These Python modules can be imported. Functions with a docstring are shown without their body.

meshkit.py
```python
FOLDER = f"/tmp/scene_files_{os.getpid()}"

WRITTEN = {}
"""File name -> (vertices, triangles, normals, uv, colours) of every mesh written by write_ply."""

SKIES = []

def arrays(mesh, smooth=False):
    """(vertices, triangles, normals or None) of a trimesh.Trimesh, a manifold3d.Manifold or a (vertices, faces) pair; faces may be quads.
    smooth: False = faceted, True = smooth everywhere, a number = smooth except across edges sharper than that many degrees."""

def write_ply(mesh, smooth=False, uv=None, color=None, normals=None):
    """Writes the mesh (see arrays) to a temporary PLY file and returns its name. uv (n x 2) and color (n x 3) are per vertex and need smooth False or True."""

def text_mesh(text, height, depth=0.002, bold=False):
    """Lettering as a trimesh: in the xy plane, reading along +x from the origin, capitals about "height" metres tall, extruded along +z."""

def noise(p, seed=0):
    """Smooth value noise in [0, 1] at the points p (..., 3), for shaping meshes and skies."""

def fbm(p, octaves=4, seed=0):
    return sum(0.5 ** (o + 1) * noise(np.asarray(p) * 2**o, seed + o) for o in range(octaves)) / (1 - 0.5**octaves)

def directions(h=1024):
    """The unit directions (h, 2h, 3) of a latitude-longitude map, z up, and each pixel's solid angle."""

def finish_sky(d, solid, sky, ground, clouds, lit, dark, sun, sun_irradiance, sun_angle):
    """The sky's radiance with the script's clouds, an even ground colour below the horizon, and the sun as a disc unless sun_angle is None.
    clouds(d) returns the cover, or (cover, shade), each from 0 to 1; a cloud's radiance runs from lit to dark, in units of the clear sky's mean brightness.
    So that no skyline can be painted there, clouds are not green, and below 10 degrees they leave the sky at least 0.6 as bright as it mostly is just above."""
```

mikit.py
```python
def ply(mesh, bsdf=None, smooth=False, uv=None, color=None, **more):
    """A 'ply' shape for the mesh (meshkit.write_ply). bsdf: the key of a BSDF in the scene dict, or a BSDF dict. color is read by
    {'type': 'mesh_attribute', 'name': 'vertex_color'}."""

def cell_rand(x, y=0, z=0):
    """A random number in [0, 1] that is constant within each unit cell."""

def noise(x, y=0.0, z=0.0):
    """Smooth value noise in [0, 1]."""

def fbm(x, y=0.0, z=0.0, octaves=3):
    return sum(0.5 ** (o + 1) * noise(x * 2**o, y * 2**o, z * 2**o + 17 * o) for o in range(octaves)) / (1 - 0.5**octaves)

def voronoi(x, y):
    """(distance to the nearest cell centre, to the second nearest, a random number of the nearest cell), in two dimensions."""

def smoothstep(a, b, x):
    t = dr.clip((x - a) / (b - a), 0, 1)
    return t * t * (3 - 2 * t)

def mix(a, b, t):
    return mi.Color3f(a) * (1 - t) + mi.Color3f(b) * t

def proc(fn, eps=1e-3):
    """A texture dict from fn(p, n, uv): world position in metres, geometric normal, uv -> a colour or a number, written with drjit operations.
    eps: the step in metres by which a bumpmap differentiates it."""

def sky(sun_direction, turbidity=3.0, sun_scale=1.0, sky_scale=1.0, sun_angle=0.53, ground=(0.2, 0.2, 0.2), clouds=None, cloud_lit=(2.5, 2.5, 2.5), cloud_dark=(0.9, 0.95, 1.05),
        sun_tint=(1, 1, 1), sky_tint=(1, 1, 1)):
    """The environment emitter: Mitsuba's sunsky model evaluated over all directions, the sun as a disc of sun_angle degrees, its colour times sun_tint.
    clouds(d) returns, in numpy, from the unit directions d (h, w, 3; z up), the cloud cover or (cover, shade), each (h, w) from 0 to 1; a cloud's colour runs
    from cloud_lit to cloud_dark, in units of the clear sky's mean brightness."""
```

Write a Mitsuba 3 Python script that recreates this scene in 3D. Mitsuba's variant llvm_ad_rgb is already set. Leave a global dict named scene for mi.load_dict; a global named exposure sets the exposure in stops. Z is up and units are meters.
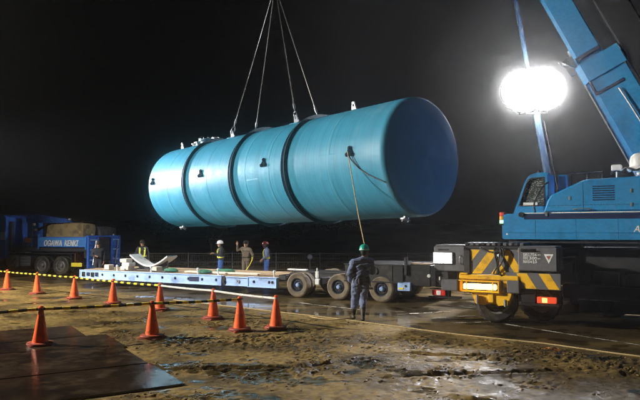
import math
import numpy as np
import trimesh
import manifold3d as m3
import drjit as dr
import mitsuba as mi
import mikit
import meshkit
from shapely.geometry import Polygon, Point, box as sbox
from shapely.ops import unary_union

T = mi.ScalarTransform4f
rng = np.random.default_rng(7)
scene, labels = {}, {}

# ------------------------------------------------------------------ camera, sky, lamps of the site, exposure
CAM_H, F = 2.0, 620.0
PITCH = math.atan(32 / F)
scene['haze_air'] = {'type': 'homogeneous', 'albedo': {'type': 'rgb', 'value': [0.93, 0.93, 0.95]}, 'sigma_t': {'type': 'rgb', 'value': [0.006] * 3},
                     'phase': {'type': 'hg', 'g': 0.985}}
scene['camera'] = {
    'type': 'perspective', 'fov': math.degrees(2 * math.atan(320 / F)), 'fov_axis': 'x', 'near_clip': 0.1, 'far_clip': 3000.0,
    'to_world': T().look_at(origin=[0, 0, CAM_H], target=[0, 10 * math.cos(PITCH), CAM_H + 10 * math.sin(PITCH)], up=[0, 0, 1]),
    'medium': {'type': 'ref', 'id': 'haze_air'},
}
scene['sky'] = mikit.sky([0.2, 0.5, 0.1], turbidity=4, sun_scale=0.0, sky_scale=0.0009, sky_tint=(1.15, 0.98, 0.92), ground=(0.1, 0.09, 0.08))
exposure = 0.0
TOWER_FAR, TOWER_NEAR = np.array([-20.6, 29.0, 6.6]), np.array([-17.0, 13.0, 7.6])    # lamp heads of the two floodlight towers left of the picture
AIM_FAR, AIM_NEAR, AIM_TRAILER = np.array([-6.6, 24.2, 4.0]), np.array([6.6, 10.0, 1.2]), np.array([-8.4, 21.6, 0.0])
scene['tower_far_beam'] = {'type': 'spot', 'to_world': T().look_at(origin=TOWER_FAR.tolist(), target=AIM_FAR.tolist(), up=[0, 0, 1]),
                           'intensity': {'type': 'rgb', 'value': [3800, 3950, 4030]}, 'cutoff_angle': 15, 'beam_width': 3}
scene['tower_near_beam'] = {'type': 'spot', 'to_world': T().look_at(origin=TOWER_NEAR.tolist(), target=AIM_NEAR.tolist(), up=[0, 0, 1]),
                            'intensity': {'type': 'rgb', 'value': [2650, 2530, 2270]}, 'cutoff_angle': 44, 'beam_width': 8}
scene['tower_trailer_beam'] = {'type': 'spot', 'to_world': T().look_at(origin=(TOWER_NEAR + [0.1, 0.3, 0.0]).tolist(), target=AIM_TRAILER.tolist(), up=[0, 0, 1]),
                              'intensity': {'type': 'rgb', 'value': [2050, 1960, 1800]}, 'cutoff_angle': 34, 'beam_width': 6}
GLOBE = 480.0      # radiance of the two balloon lamps


# ------------------------------------------------------------------ helpers
def numbered(name):
    if name not in scene and name not in labels and not any(k.startswith(name + '__') for k in scene):
        return name
    i = 1
    while True:
        k = f'{name}_{i:03d}'
        if k not in scene and k not in labels and not any(q.startswith(k + '__') for q in scene):
            return k
        i += 1


_count = {}


def key_for(name, parent=None):
    base = f'{parent}__{name}' if parent else name
    n = _count.get(base, 0)
    _count[base] = n + 1
    return base if n == 0 else f'{base}_{n:03d}'


def join(*ms):
    out = []
    for m in ms:
        if m is None:
            continue
        if isinstance(m, (list, tuple)):
            m = join(*m)
        if isinstance(m, m3.Manifold):
            q = m.to_mesh()
            m = trimesh.Trimesh(q.vert_properties[:, :3], q.tri_verts, process=False)
        out.append(m)
    return trimesh.util.concatenate(out) if len(out) > 1 else out[0]


def part(name, mesh, bsdf, parent=None, smooth=30, M=None, label=None, **more):
    """one mesh = one entry of the scene"""
    mesh = join(mesh)
    if M is not None:
        mesh = mesh.copy()
        mesh.apply_transform(M)
    k = key_for(name, parent)
    scene[k] = mikit.ply(mesh, bsdf, smooth=smooth, **more)
    if label:
        labels[k] = {'label': label}
    return k


def thing(name, label, category, group=None):
    k = key_for(name)
    labels[k] = {'label': label, 'category': category}
    if group:
        labels[k]['group'] = group
    return k


def solo(name, mesh, bsdf, label, category, group=None, smooth=30, M=None, kind=None, **more):
    k = part(name, mesh, bsdf, None, smooth, M, **more)
    labels[k] = {'label': label, 'category': category}
    if group:
        labels[k]['group'] = group
    if kind:
        labels[k]['kind'] = kind
    return k


def frame(o, ax, az=(0, 0, 1)):
    ax = np.asarray(ax, float) / np.linalg.norm(ax)
    az = np.asarray(az, float)
    ay = np.cross(az, ax)
    ay /= np.linalg.norm(ay)
    az = np.cross(ax, ay)
    M = np.eye(4)
    M[:3, 0], M[:3, 1], M[:3, 2], M[:3, 3] = ax, ay, az, o
    return M


def at(M, p):
    return M[:3, :3] @ np.asarray(p, float) + M[:3, 3]


def shift(M, p):
    N = M.copy()
    N[:3, 3] = at(M, p)
    return N


def box(x0, x1, y0, y1, z0, z1, c=0.012):
    """box with chamfered edges"""
    lo, hi = np.minimum([x0, y0, z0], [x1, y1, z1]), np.maximum([x0, y0, z0], [x1, y1, z1])
    c = min(c, 0.3 * (hi - lo).min())
    if c <= 0:
        return trimesh.creation.box(bounds=[lo, hi])
    pts = []
    for k in range(3):
        a, b = lo + c, hi - c
        a[k], b[k] = lo[k], hi[k]
        for i in range(8):
            pts.append([(a, b)[i >> j & 1][j] for j in range(3)])
    return trimesh.Trimesh(np.array(pts)).convex_hull


def tube(p0, p1, r0, r1=None, n=16, caps=True):
    p0, p1 = np.asarray(p0, float), np.asarray(p1, float)
    r1 = r0 if r1 is None else r1
    d = p1 - p0
    M = frame(p0, np.cross(d, [0.3, 0.91, 0.17]) if abs(d @ [0.3, 0.91, 0.17]) < 0.98 * np.linalg.norm(d) else np.cross(d, [0, 0, 1]), d / np.linalg.norm(d))
    L = np.linalg.norm(d)
    prof = [[0, 0], [r0, 0], [r1, L], [0, L]] if caps else [[r0, 0], [r1, L]]
    m = trimesh.creation.revolve(prof, sections=n)
    m.apply_transform(M)
    return m


def lathe(prof, n=48, axis='z'):
    m = trimesh.creation.revolve(prof, sections=n)
    if axis == 'y':
        m.apply_transform(trimesh.transformations.rotation_matrix(-math.pi / 2, [1, 0, 0]))
    if axis == 'x':
        m.apply_transform(trimesh.transformations.rotation_matrix(math.pi / 2, [0, 1, 0]))
    return m


def rope(pts, r, n=8, step=None):
    pts = np.asarray(pts, float)
    t = np.linspace(0, 1, len(pts))
    if step:
        from scipy.interpolate import CubicSpline
        k = max(8, int(np.linalg.norm(np.diff(pts, axis=0), axis=1).sum() / step))
        pts = CubicSpline(t, pts)(np.linspace(0, 1, k))
    d = np.gradient(pts, axis=0)
    d /= np.linalg.norm(d, axis=1, keepdims=True)
    u = np.cross(d, [0.13, 0.31, 0.94])
    u /= np.maximum(np.linalg.norm(u, axis=1, keepdims=True), 1e-9)
    w = np.cross(d, u)
    a = np.arange(n) * 2 * np.pi / n
    v = (pts[:, None] + r * (np.cos(a)[None, :, None] * u[:, None] + np.sin(a)[None, :, None] * w[:, None])).reshape(-1, 3)
    f = []
    for i in range(len(pts) - 1):
        for j in range(n):
            q = [i * n + j, i * n + (j + 1) % n, (i + 1) * n + (j + 1) % n, (i + 1) * n + j]
            f += [[q[0], q[1], q[2]], [q[0], q[2], q[3]]]
    for e, s in ((0, 1), ((len(pts) - 1) * n, -1)):
        for j in range(1, n - 1):
            f.append([e, e + j + (s > 0), e + j + (s < 0)])
    m = trimesh.Trimesh(v, f, process=False)
    return m


def prism(poly, h, M=None):
    """extrude a 2-D outline (list or shapely) along +z by h"""
    if not hasattr(poly, 'exterior') and not hasattr(poly, 'geoms'):
        poly = Polygon(poly)
    m = join([trimesh.creation.extrude_polygon(g, h, engine='earcut') for g in getattr(poly, 'geoms', [poly])])
    if M is not None:
        m.apply_transform(M)
    return m


def upright(poly, y0, y1):
    """outline in (x, z), extruded from y0 to y1"""
    m = prism(poly, y1 - y0)
    v = m.vertices.copy()
    m = trimesh.Trimesh(np.c_[v[:, 0], y0 + v[:, 2], v[:, 1]], m.faces[:, ::-1], process=False)
    return m


def text(s, height, depth, x, y, z, bold=True, slant=0.0, width=None):
    """lettering that reads along +x on the face y = const, facing -y"""
    m = meshkit.text_mesh(s, height, depth, bold)
    v = m.vertices.copy()
    v[:, 0] += slant * v[:, 1]
    if width:
        v[:, 0] *= width / v[:, 0].max()
    return trimesh.Trimesh(np.c_[x + v[:, 0], y - v[:, 2], z + v[:, 1]], m.faces, process=False)


def capsule_hull(*balls, seg=14):
    return m3.Manifold.batch_hull([m3.Manifold.sphere(r, seg).translate(list(map(float, p))) for p, r in balls])


def soft(parts, length=0.025, rounds=8):
    m = m3.Manifold.batch_boolean(list(parts), m3.OpType.Add).refine_to_length(length)
    q = m.to_mesh()
    t = trimesh.Trimesh(q.vert_properties[:, :3], q.tri_verts, process=True)
    trimesh.smoothing.filter_taubin(t, lamb=0.5, nu=0.53, iterations=rounds)
    return t


# ------------------------------------------------------------------ materials
def mat(name, col, rough=0.5, metallic=0.0, spec=0.5, coat=0.0, bump=None, two=True, **k):
    b = {'type': 'principled', 'base_color': col if isinstance(col, dict) else {'type': 'rgb', 'value': list(col)},
         'roughness': rough if isinstance(rough, dict) else float(rough), 'metallic': float(metallic), 'specular': float(spec)}
    if coat:
        b['clearcoat'], b['clearcoat_gloss'] = float(coat), 0.9
    b.update(k)
    if bump:
        b = {'type': 'bumpmap', 'arbitrary': mikit.proc(bump[0], eps=bump[2] if len(bump) > 2 else 2e-3), 'scale': bump[1], 'bsdf': b}
    scene[name] = {'type': 'twosided', 'bsdf': b} if two else b
    return name


N, FB, SS, MX = mikit.noise, mikit.fbm, mikit.smoothstep, mikit.mix


def worn(base, dark, scale=3.0, lo=0.5, hi=0.8, streak=False, speck=0.0):
    def f(p, n, uv):
        k = FB(p.x * scale, p.y * scale, p.z * scale * (0.25 if streak else 1.0), 4)
        c = MX(base, dark, SS(lo, hi, k))
        g = N(p.x * scale * 9, p.y * scale * 9, p.z * scale * 9)
        return c * (1 - 0.18 * g) * (1 - speck * SS(0.72, 0.8, N(p.x * 40, p.y * 40, p.z * 40)))
    return mikit.proc(f)


TANK_C, TANK_U = np.array([2.6546, 16.4224, 3.997]), np.array([0.67078576, -0.74148333, 0.01577781])
TM = frame(TANK_C, TANK_U)      # tank frame: +x out of the near end, -y towards the camera side
TINV = np.linalg.inv(TM).tolist()


def tank_colour(p, n, uv):
    x = TINV[0][0] * p.x + TINV[0][1] * p.y + TINV[0][2] * p.z + TINV[0][3]
    y = TINV[1][0] * p.x + TINV[1][1] * p.y + TINV[1][2] * p.z + TINV[1][3]
    z = TINV[2][0] * p.x + TINV[2][1] * p.y + TINV[2][2] * p.z + TINV[2][3]
    a = dr.atan2(z, -y)
    c = MX((0.027, 0.200, 0.315), (0.042, 0.240, 0.365), FB(x * 0.9, a * 1.2, 3.1, 4))
    wind = N(x * 34.0, a * 0.7, 1.0)                       # filament winding of the plastic shell
    c = c * (0.88 + 0.24 * wind) * (0.93 + 0.14 * N(x * 5.0, a * 0.5, 2.0))
    chalk = SS(0.55, 0.85, FB(x * 2.3, a * 1.1, 7.7, 4)) * SS(-2.6, -1.0, x)
    c = MX(c, (0.22, 0.35, 0.43), 0.6 * chalk * (0.35 + 0.65 * N(x * 22.0, a * 1.5, 8.0)))
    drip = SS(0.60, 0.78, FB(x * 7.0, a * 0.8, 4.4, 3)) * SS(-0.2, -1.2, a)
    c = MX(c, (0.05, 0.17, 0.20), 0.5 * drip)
    seam = SS(0.03, 0.012, dr.abs(dr.abs(x + 5.2) - 0.62)) + SS(0.03, 0.012, dr.abs(x + 1.9)) + SS(0.03, 0.012, dr.abs(x + 10.9))
    return MX(c, (0.10, 0.33, 0.40), 0.5 * dr.minimum(seam, 1.0))


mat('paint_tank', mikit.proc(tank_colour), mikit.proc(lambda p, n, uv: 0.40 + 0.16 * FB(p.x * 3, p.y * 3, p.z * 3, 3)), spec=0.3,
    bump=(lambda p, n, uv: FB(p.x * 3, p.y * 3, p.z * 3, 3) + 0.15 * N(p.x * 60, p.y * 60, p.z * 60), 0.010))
mat('rubber_strap', worn((0.003, 0.010, 0.022), (0.006, 0.018, 0.032), 6), 0.85, spec=0.06)
mat('ring_dark', worn((0.012, 0.045, 0.065), (0.02, 0.06, 0.08), 6), 0.6, spec=0.2)
mat('ring_paint', worn((0.06, 0.21, 0.29), (0.04, 0.12, 0.17), 4), 0.45)
mat('dark_steel', worn((0.022, 0.021, 0.021), (0.05, 0.042, 0.034), 5, speck=0.3), 0.45, 0.3)
mat('black', (0.006, 0.006, 0.007), 0.5)
mat('galvanised', worn((0.42, 0.43, 0.44), (0.28, 0.28, 0.28), 9), 0.35, 0.8)
mat('white_paint', worn((0.78, 0.78, 0.76), (0.55, 0.52, 0.47), 5, 0.55, 0.85), 0.4)
mat('wire', worn((0.32, 0.30, 0.27), (0.18, 0.16, 0.13), 20), 0.4, 0.6)
mat('crane_blue', worn((0.014, 0.228, 0.50), (0.014, 0.14, 0.31), 2.2, 0.48, 0.85, streak=True, speck=0.06), 0.36, coat=0.4)
mat('mast_paint', (0.008, 0.02, 0.045), 0.35, coat=0.3)
mat('crane_navy', (0.012, 0.018, 0.06), 0.4)
mat('crane_grey', worn((0.115, 0.115, 0.125), (0.07, 0.066, 0.062), 4, streak=True), 0.5)
mat('crane_dark', worn((0.018, 0.018, 0.019), (0.035, 0.03, 0.026), 4), 0.55)
mat('yellow_paint', worn((0.90, 0.50, 0.015), (0.50, 0.27, 0.03), 6, 0.5, 0.9), 0.42)
mat('trailer_blue', worn((0.40, 0.58, 0.90), (0.20, 0.30, 0.52), 3, 0.5, 0.85), 0.4)
mat('board_blue', worn((0.05, 0.25, 0.68), (0.06, 0.13, 0.34), 2, 0.5, 0.9), 0.4)
mat('truck_blue', worn((0.038, 0.145, 0.54), (0.025, 0.07, 0.24), 2, 0.5, 0.9), 0.36, coat=0.3)
mat('tyre', worn((0.020, 0.019, 0.018), (0.085, 0.066, 0.042), 5, 0.38, 0.75), 0.6)
mat('rim_blue', worn((0.26, 0.38, 0.66), (0.18, 0.22, 0.3), 7), 0.45)
mat('rim_dark', worn((0.035, 0.04, 0.055), (0.06, 0.05, 0.035), 7), 0.5)
mat('tyre_muddy', worn((0.10, 0.078, 0.048), (0.20, 0.15, 0.09), 5, 0.3, 0.75), 0.75)
mat('rim_grey', worn((0.26, 0.25, 0.24), (0.12, 0.10, 0.08), 7), 0.5, 0.3)
mat('glass_dark', (0.012, 0.013, 0.015), 0.08, spec=0.6)
mat('cab_screen', mikit.proc(lambda p, n, uv: MX((0.03, 0.035, 0.035), (0.30, 0.31, 0.27), SS(0.5, 0.72, N(p.x * 42, p.y * 42, p.z * 42)) * (0.4 + 0.6 * FB(p.x * 5, p.y * 5, p.z * 5)))), 0.25)
mat('timber', mikit.proc(lambda p, n, uv: MX((0.20, 0.13, 0.07), (0.36, 0.26, 0.15), FB(p.x * 3 + p.z * 20, p.y * 12, p.z * 30, 3))), 0.75)
mat('pale_timber', mikit.proc(lambda p, n, uv: MX((0.52, 0.44, 0.33), (0.66, 0.60, 0.50), FB(p.x * 3 + p.z * 20, p.y * 12, p.z * 30, 3))), 0.7)
def cone_colour(p, n, uv):
    c = MX((0.92, 0.125, 0.028), (0.58, 0.07, 0.022), SS(0.5, 0.85, FB(p.x * 6, p.y * 6, p.z * 6, 4)))
    c = MX(c, (0.13, 0.085, 0.04), 0.6 * SS(0.58, 0.70, FB(p.x * 21, p.y * 21, p.z * 15, 4) + 0.20 * SS(0.22, 0.02, p.z) - 0.07))
    return MX(c, (0.30, 0.12, 0.07), 0.25 * SS(0.68, 0.74, N(p.x * 70, p.y * 70, p.z * 12)))


mat('cone_orange', mikit.proc(cone_colour), 0.33)
mat('cone_base', worn((0.34, 0.05, 0.02), (0.12, 0.05, 0.03), 9, 0.4, 0.7), 0.55)
mat('bar_black', (0.010, 0.010, 0.010), 0.7, spec=0.2)
mat('bar_yellow', (0.88, 0.68, 0.05), 0.65, spec=0.2)
mat('bar_pale', (0.62, 0.61, 0.56), 0.65, spec=0.2)
mat('tan_canvas', worn((0.31, 0.225, 0.10), (0.17, 0.12, 0.055), 4, 0.4, 0.7), 0.85, bump=(lambda p, n, uv: FB(p.x * 6, p.y * 6, p.z * 6, 3), 0.03))
mat('dark_canvas', worn((0.018, 0.018, 0.018), (0.045, 0.04, 0.035), 3, 0.4, 0.7), 0.8, bump=(lambda p, n, uv: FB(p.x * 5, p.y * 5, p.z * 5, 3), 0.03))
mat('red_plastic', (0.55, 0.03, 0.02), 0.25)
mat('amber_plastic', (0.8, 0.28, 0.02), 0.25)
mat('green_canvas', worn((0.035, 0.17, 0.09), (0.02, 0.08, 0.05), 9), 0.7)
mat('hemp', worn((0.46, 0.34, 0.16), (0.28, 0.2, 0.09), 18), 0.8)
mat('work_navy', worn((0.15, 0.18, 0.29), (0.105, 0.13, 0.215), 11, 0.4, 0.75), 0.85, bump=(lambda p, n, uv: FB(p.x * 14, p.y * 14, p.z * 8, 3), 0.016))
mat('work_tan', worn((0.20, 0.155, 0.11), (0.11, 0.085, 0.06), 9), 0.85)
mat('cap_dark', (0.03, 0.022, 0.016), 0.7, spec=0.2)
mat('work_dark', worn((0.016, 0.018, 0.026), (0.03, 0.03, 0.036), 9), 0.85)
mat('work_blue', worn((0.045, 0.11, 0.34), (0.03, 0.06, 0.2), 9), 0.85)
mat('skin', worn((0.42, 0.23, 0.14), (0.34, 0.17, 0.10), 14), 0.5)
mat('boot_rubber', worn((0.022, 0.018, 0.015), (0.09, 0.065, 0.035), 12, 0.4, 0.75), 0.55, spec=0.3)
mat('helmet_green', worn((0.02, 0.36, 0.25), (0.015, 0.22, 0.16), 15, 0.55, 0.9), 0.22, coat=0.5)
mat('helmet_white', (0.75, 0.75, 0.74), 0.25, coat=0.4)
mat('helmet_red', (0.16, 0.025, 0.02), 0.3, coat=0.4)
mat('vest_lime', (0.75, 0.72, 0.10), 0.5)
mat('leather', (0.025, 0.018, 0.012), 0.5)
mat('sign_grey', (0.22, 0.22, 0.21), 0.45)
mat('fence_metal', (0.10, 0.095, 0.09), 0.5, 0.4)
mat('bark', (0.05, 0.038, 0.028), 0.9)
for nm, c in (('leaf_dark', (0.02, 0.026, 0.012)), ('leaf_olive', (0.03, 0.028, 0.013))):
    mat(nm, c, 0.6)


def lamp_mat(v):
    return {'type': 'area', 'radiance': {'type': 'rgb', 'value': list(v)}}


# ------------------------------------------------------------------ ground
RN = np.array([0.667, 0.745])       # across the rope line that parts the wet pavement from the mud


def pave_dist(x, y):
    return (x + 0.87) * RN[0] + (y - 15.45) * RN[1]


CONES_FAR = [(-10.81, 21.54), (-9.14, 20.16), (-7.35, 18.66), (-5.76, 17.37), (-4.08, 15.94), (-2.46, 14.39), (-0.91, 12.92)]
CONES_NEAR = [(-4.92, 11.01), (-3.17, 11.83), (-1.62, 12.66)]
MAN = np.array([0.92, 14.15])
PLATE_W, PLATE_L = 1.524, 6.096
PA, PB = np.array([0.523, -0.852]), np.array([-0.852, -0.523])     # down the plates' ends, along the plates
PC = np.array([-1.77, 8.23])                                        # corner nearest the camera


def sstep(a, b, x):
    t = np.clip((x - a) / (b - a), 0, 1)
    return t * t * (3 - 2 * t)


def seg_dist(x, y, a, b):
    a, b = np.array(a), np.array(b)
    d = b - a
    t = np.clip(((x - a[0]) * d[0] + (y - a[1]) * d[1]) / (d @ d), 0, 1)
    return np.hypot(x - a[0] - t * d[0], y - a[1] - t * d[1]), t


RUTS = [((-2.4, 9.1), (-0.3, 9.25)), ((-0.3, 9.25), (1.1, 10.1)), ((-1.9, 11.2), (0.6, 11.9)), ((0.8, 8.6), (4.3, 9.2)), ((-7.5, 14.9), (-4.9, 15.4)), ((1.5, 7.6), (2.9, 7.0)), ((0.9, 10.4), (3.4, 9.9))]


def mud_band(x, y):
    """the trampled strip of heaped mud between the right hand cones and the man"""
    q, t = seg_dist(x, y, (-2.6, 11.6), (2.4, 11.3))
    return 0.95 * np.exp(-(q / 0.75) ** 2)


def ground_height(x, y):
    p = np.stack([x, y, 0 * x], -1)
    d = pave_dist(x, y)
    mud = sstep(0.05, -0.7, d) * sstep(24, 17, np.hypot(x, y)) * sstep(-9.5, -4.5, x + 0.25 * y - 1.0)
    big = meshkit.fbm(p * 0.9, 3, 3) - 0.5
    ridge = 1 - np.abs(2 * meshkit.fbm(p * [2.6, 4.2, 1], 3, 11) - 1)
    fine = meshkit.fbm(p * 11.0, 3, 5) - 0.5
    clump = np.maximum(sstep(0.42, 0.68, meshkit.fbm(p * 1.1, 3, 21)), mud_band(x, y))
    grit = meshkit.fbm(p * [17.0, 17.0, 1], 2, 41) - 0.5
    h = mud * ((0.012 + 0.016 * clump) * grit + 0.025 * big + 0.028 * (ridge - 0.72) * clump + (0.019 + 0.046 * clump) * fine)
    for a, b in RUTS:
        q, t = seg_dist(x, y, a, b)
        q = q + 0.10 * (meshkit.noise(p * 3.0, 31) - 0.5)
        wob = 0.6 + 0.8 * meshkit.noise(p * 5.0, 9)
        h += wob * (-0.034 * np.exp(-(q / 0.06) ** 2) + 0.024 * np.exp(-((q - 0.15) / 0.07) ** 2)) * sstep(0, 0.08, t + 0.02) * sstep(1.02, 0.9, t)
    h += 0.006 * (meshkit.fbm(p * 0.6, 3, 8) - 0.5) + 0.0025 * fine
    # level under what stands on it
    for cx, cy in CONES_FAR + CONES_NEAR:
        h *= sstep(0.22, 0.55, np.hypot(x - cx, y - cy))
    h *= sstep(0.25, 0.6, np.hypot(x - MAN[0], y - MAN[1]))
    a = (x - PC[0]) * PA[0] + (y - PC[1]) * PA[1]
    b = (x - PC[0]) * PB[0] + (y - PC[1]) * PB[1]
    out = np.maximum(np.maximum(a, -a - 4 * PLATE_W), np.maximum(-b, b - 12.4))
    h = np.where(out < 0, -0.012, h * sstep(0.0, 0.35, out) - 0.012 * sstep(0.1, 0, out))
    # the steep foot of the embankment far behind
    return h


def grid_mesh(xs, ys, fn):
    X, Y = np.meshgrid(xs, ys, indexing='ij')
    Z = fn(X, Y)
    nx, ny = len(xs), len(ys)
    i = np.arange(nx * ny).reshape(nx, ny)
    q = np.stack([i[:-1, :-1], i[1:, :-1], i[1:, 1:], i[:-1, 1:]], -1).reshape(-1, 4)
    return trimesh.Trimesh(np.stack([X, Y, Z], -1).reshape(-1, 3), np.vstack([q[:, [0, 1, 2]], q[:, [0, 2, 3]]]), process=False)


def axis_points(fine0, fine1, step, far0, far1):
    mid = list(np.arange(fine0, fine1 + 1e-6, step))
    lo, hi, s = [], [], step
    x = fine0
    while x > far0:
        s = min(s * 1.35, 60)
        x -= s
        lo.append(x)
    x, s = mid[-1], step
    while x < far1:
        s = min(s * 1.35, 60)
        x += s
        hi.append(x)
    return np.array(lo[::-1] + mid + hi)


def pave_d(p):
    return (p.x + 0.87) * 0.667 + (p.y - 15.45) * 0.745 + 0.25 * (FB(p.x * 1.7, p.y * 1.7, 0.0, 3) - 0.5)


def puddle(p):
    """0 dry mud, 1 standing water: low noise, more of it on the pavement and right in front of the plates"""
    k = FB(p.x * 1.5, p.y * 1.9, 3.3, 5)
    w = 0.08 * SS(-0.1, 0.4, pave_d(p)) + 0.10 * SS(2.2, 0.3, dr.sqrt(dr.square((p.x + 0.9) * 0.8) + dr.square(p.y - 8.4)))
    return SS(0.61, 0.66, k + w - 0.6 * dr.maximum(p.z, 0.0))


def ground_colour(p, n, uv):
    pv = SS(-0.05, 0.12, pave_d(p))
    k = FB(p.x * 1.3, p.y * 1.3, 0.0, 4)
    g = FB(p.x * 14, p.y * 14, p.z * 14, 3)
    mud = MX((0.185, 0.124, 0.042), (0.080, 0.054, 0.021), SS(0.35, 0.68, k)) * (0.45 + 1.1 * g)
    con = MX((0.15, 0.104, 0.042), (0.060, 0.042, 0.019), SS(0.35, 0.62, FB(p.x * 0.5 + 9, p.y * 0.9, 1.0, 4))) * (0.75 + 0.5 * g)
    c = MX(mud, con, pv)
    return c * (1 - 0.4 * puddle(p))


def ground_rough(p, n, uv):
    pv = SS(-0.05, 0.12, pave_d(p))
    damp = FB(p.x * 3.1, p.y * 3.1, 5.0, 3)
    return 0.66 - 0.22 * SS(0.45, 0.7, damp) - 0.2 * pv


def ground_bump(p, n, uv):
    return (0.006 * FB(p.x * 34, p.y * 34, 0.0, 3) + 0.012 * FB(p.x * 9, p.y * 9, 0.0, 3)) * (1 - 0.93 * puddle(p)) * (1 - 0.6 * SS(-0.05, 0.12, pave_d(p)))


mat('mud_damp', mikit.proc(ground_colour), mikit.proc(ground_rough), spec=0.10, bump=(ground_bump, 1.0, 3e-3), two=False)
mat('mud_water', mikit.proc(lambda p, n, uv: ground_colour(p, n, uv) * 0.5), 0.06, spec=0.5, two=False)
scene['ground_mud'] = {'type': 'twosided', 'bsdf': {'type': 'blendbsdf', 'weight': mikit.proc(lambda p, n, uv: 0.92 * puddle(p) + (0.025 + 0.36 * SS(-0.05, 0.12, pave_d(p))) * (1 - puddle(p))),
                       'a': scene.pop('mud_damp'), 'b': scene.pop('mud_water')}}
gm = grid_mesh(axis_points(-8.0, 6.5, 0.027, -420, 420), axis_points(6.0, 15.6, 0.027, -60, 420), ground_height)
k = part('ground', gm, 'ground_mud', smooth=True)
labels[k] = {'kind': 'structure', 'label': 'churned wet brown mud and flooded pavement of the site yard'}

# mud clods: nobody could count them
clod = []
ico = trimesh.creation.icosphere(subdivisions=1)
V0, F0 = ico.vertices, ico.faces
pts = np.c_[rng.uniform(-4.6, 6.5, 60000), rng.uniform(6.2, 16.0, 60000)]
dens = np.maximum(sstep(0.44, 0.66, meshkit.fbm(np.c_[pts * 1.1, 0 * pts[:, 0]], 3, 21)), 0.7 * mud_band(pts[:, 0], pts[:, 1])) * sstep(0.12, -0.25, pave_dist(pts[:, 0], pts[:, 1]))
for a, b in RUTS:
    q, t = seg_dist(pts[:, 0], pts[:, 1], a, b)
    dens = np.maximum(dens, 0.8 * np.exp(-((q - 0.12) / 0.12) ** 2) * (pave_dist(pts[:, 0], pts[:, 1]) < 0))
dens = np.maximum(dens, 0.10 * (pave_dist(pts[:, 0], pts[:, 1]) < 0.1))
al = (pts - PC) @ PA
bl = (pts - PC) @ PB
onplate = (al < 0.05) & (bl > -0.05) & (al > -4 * PLATE_W)
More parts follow.
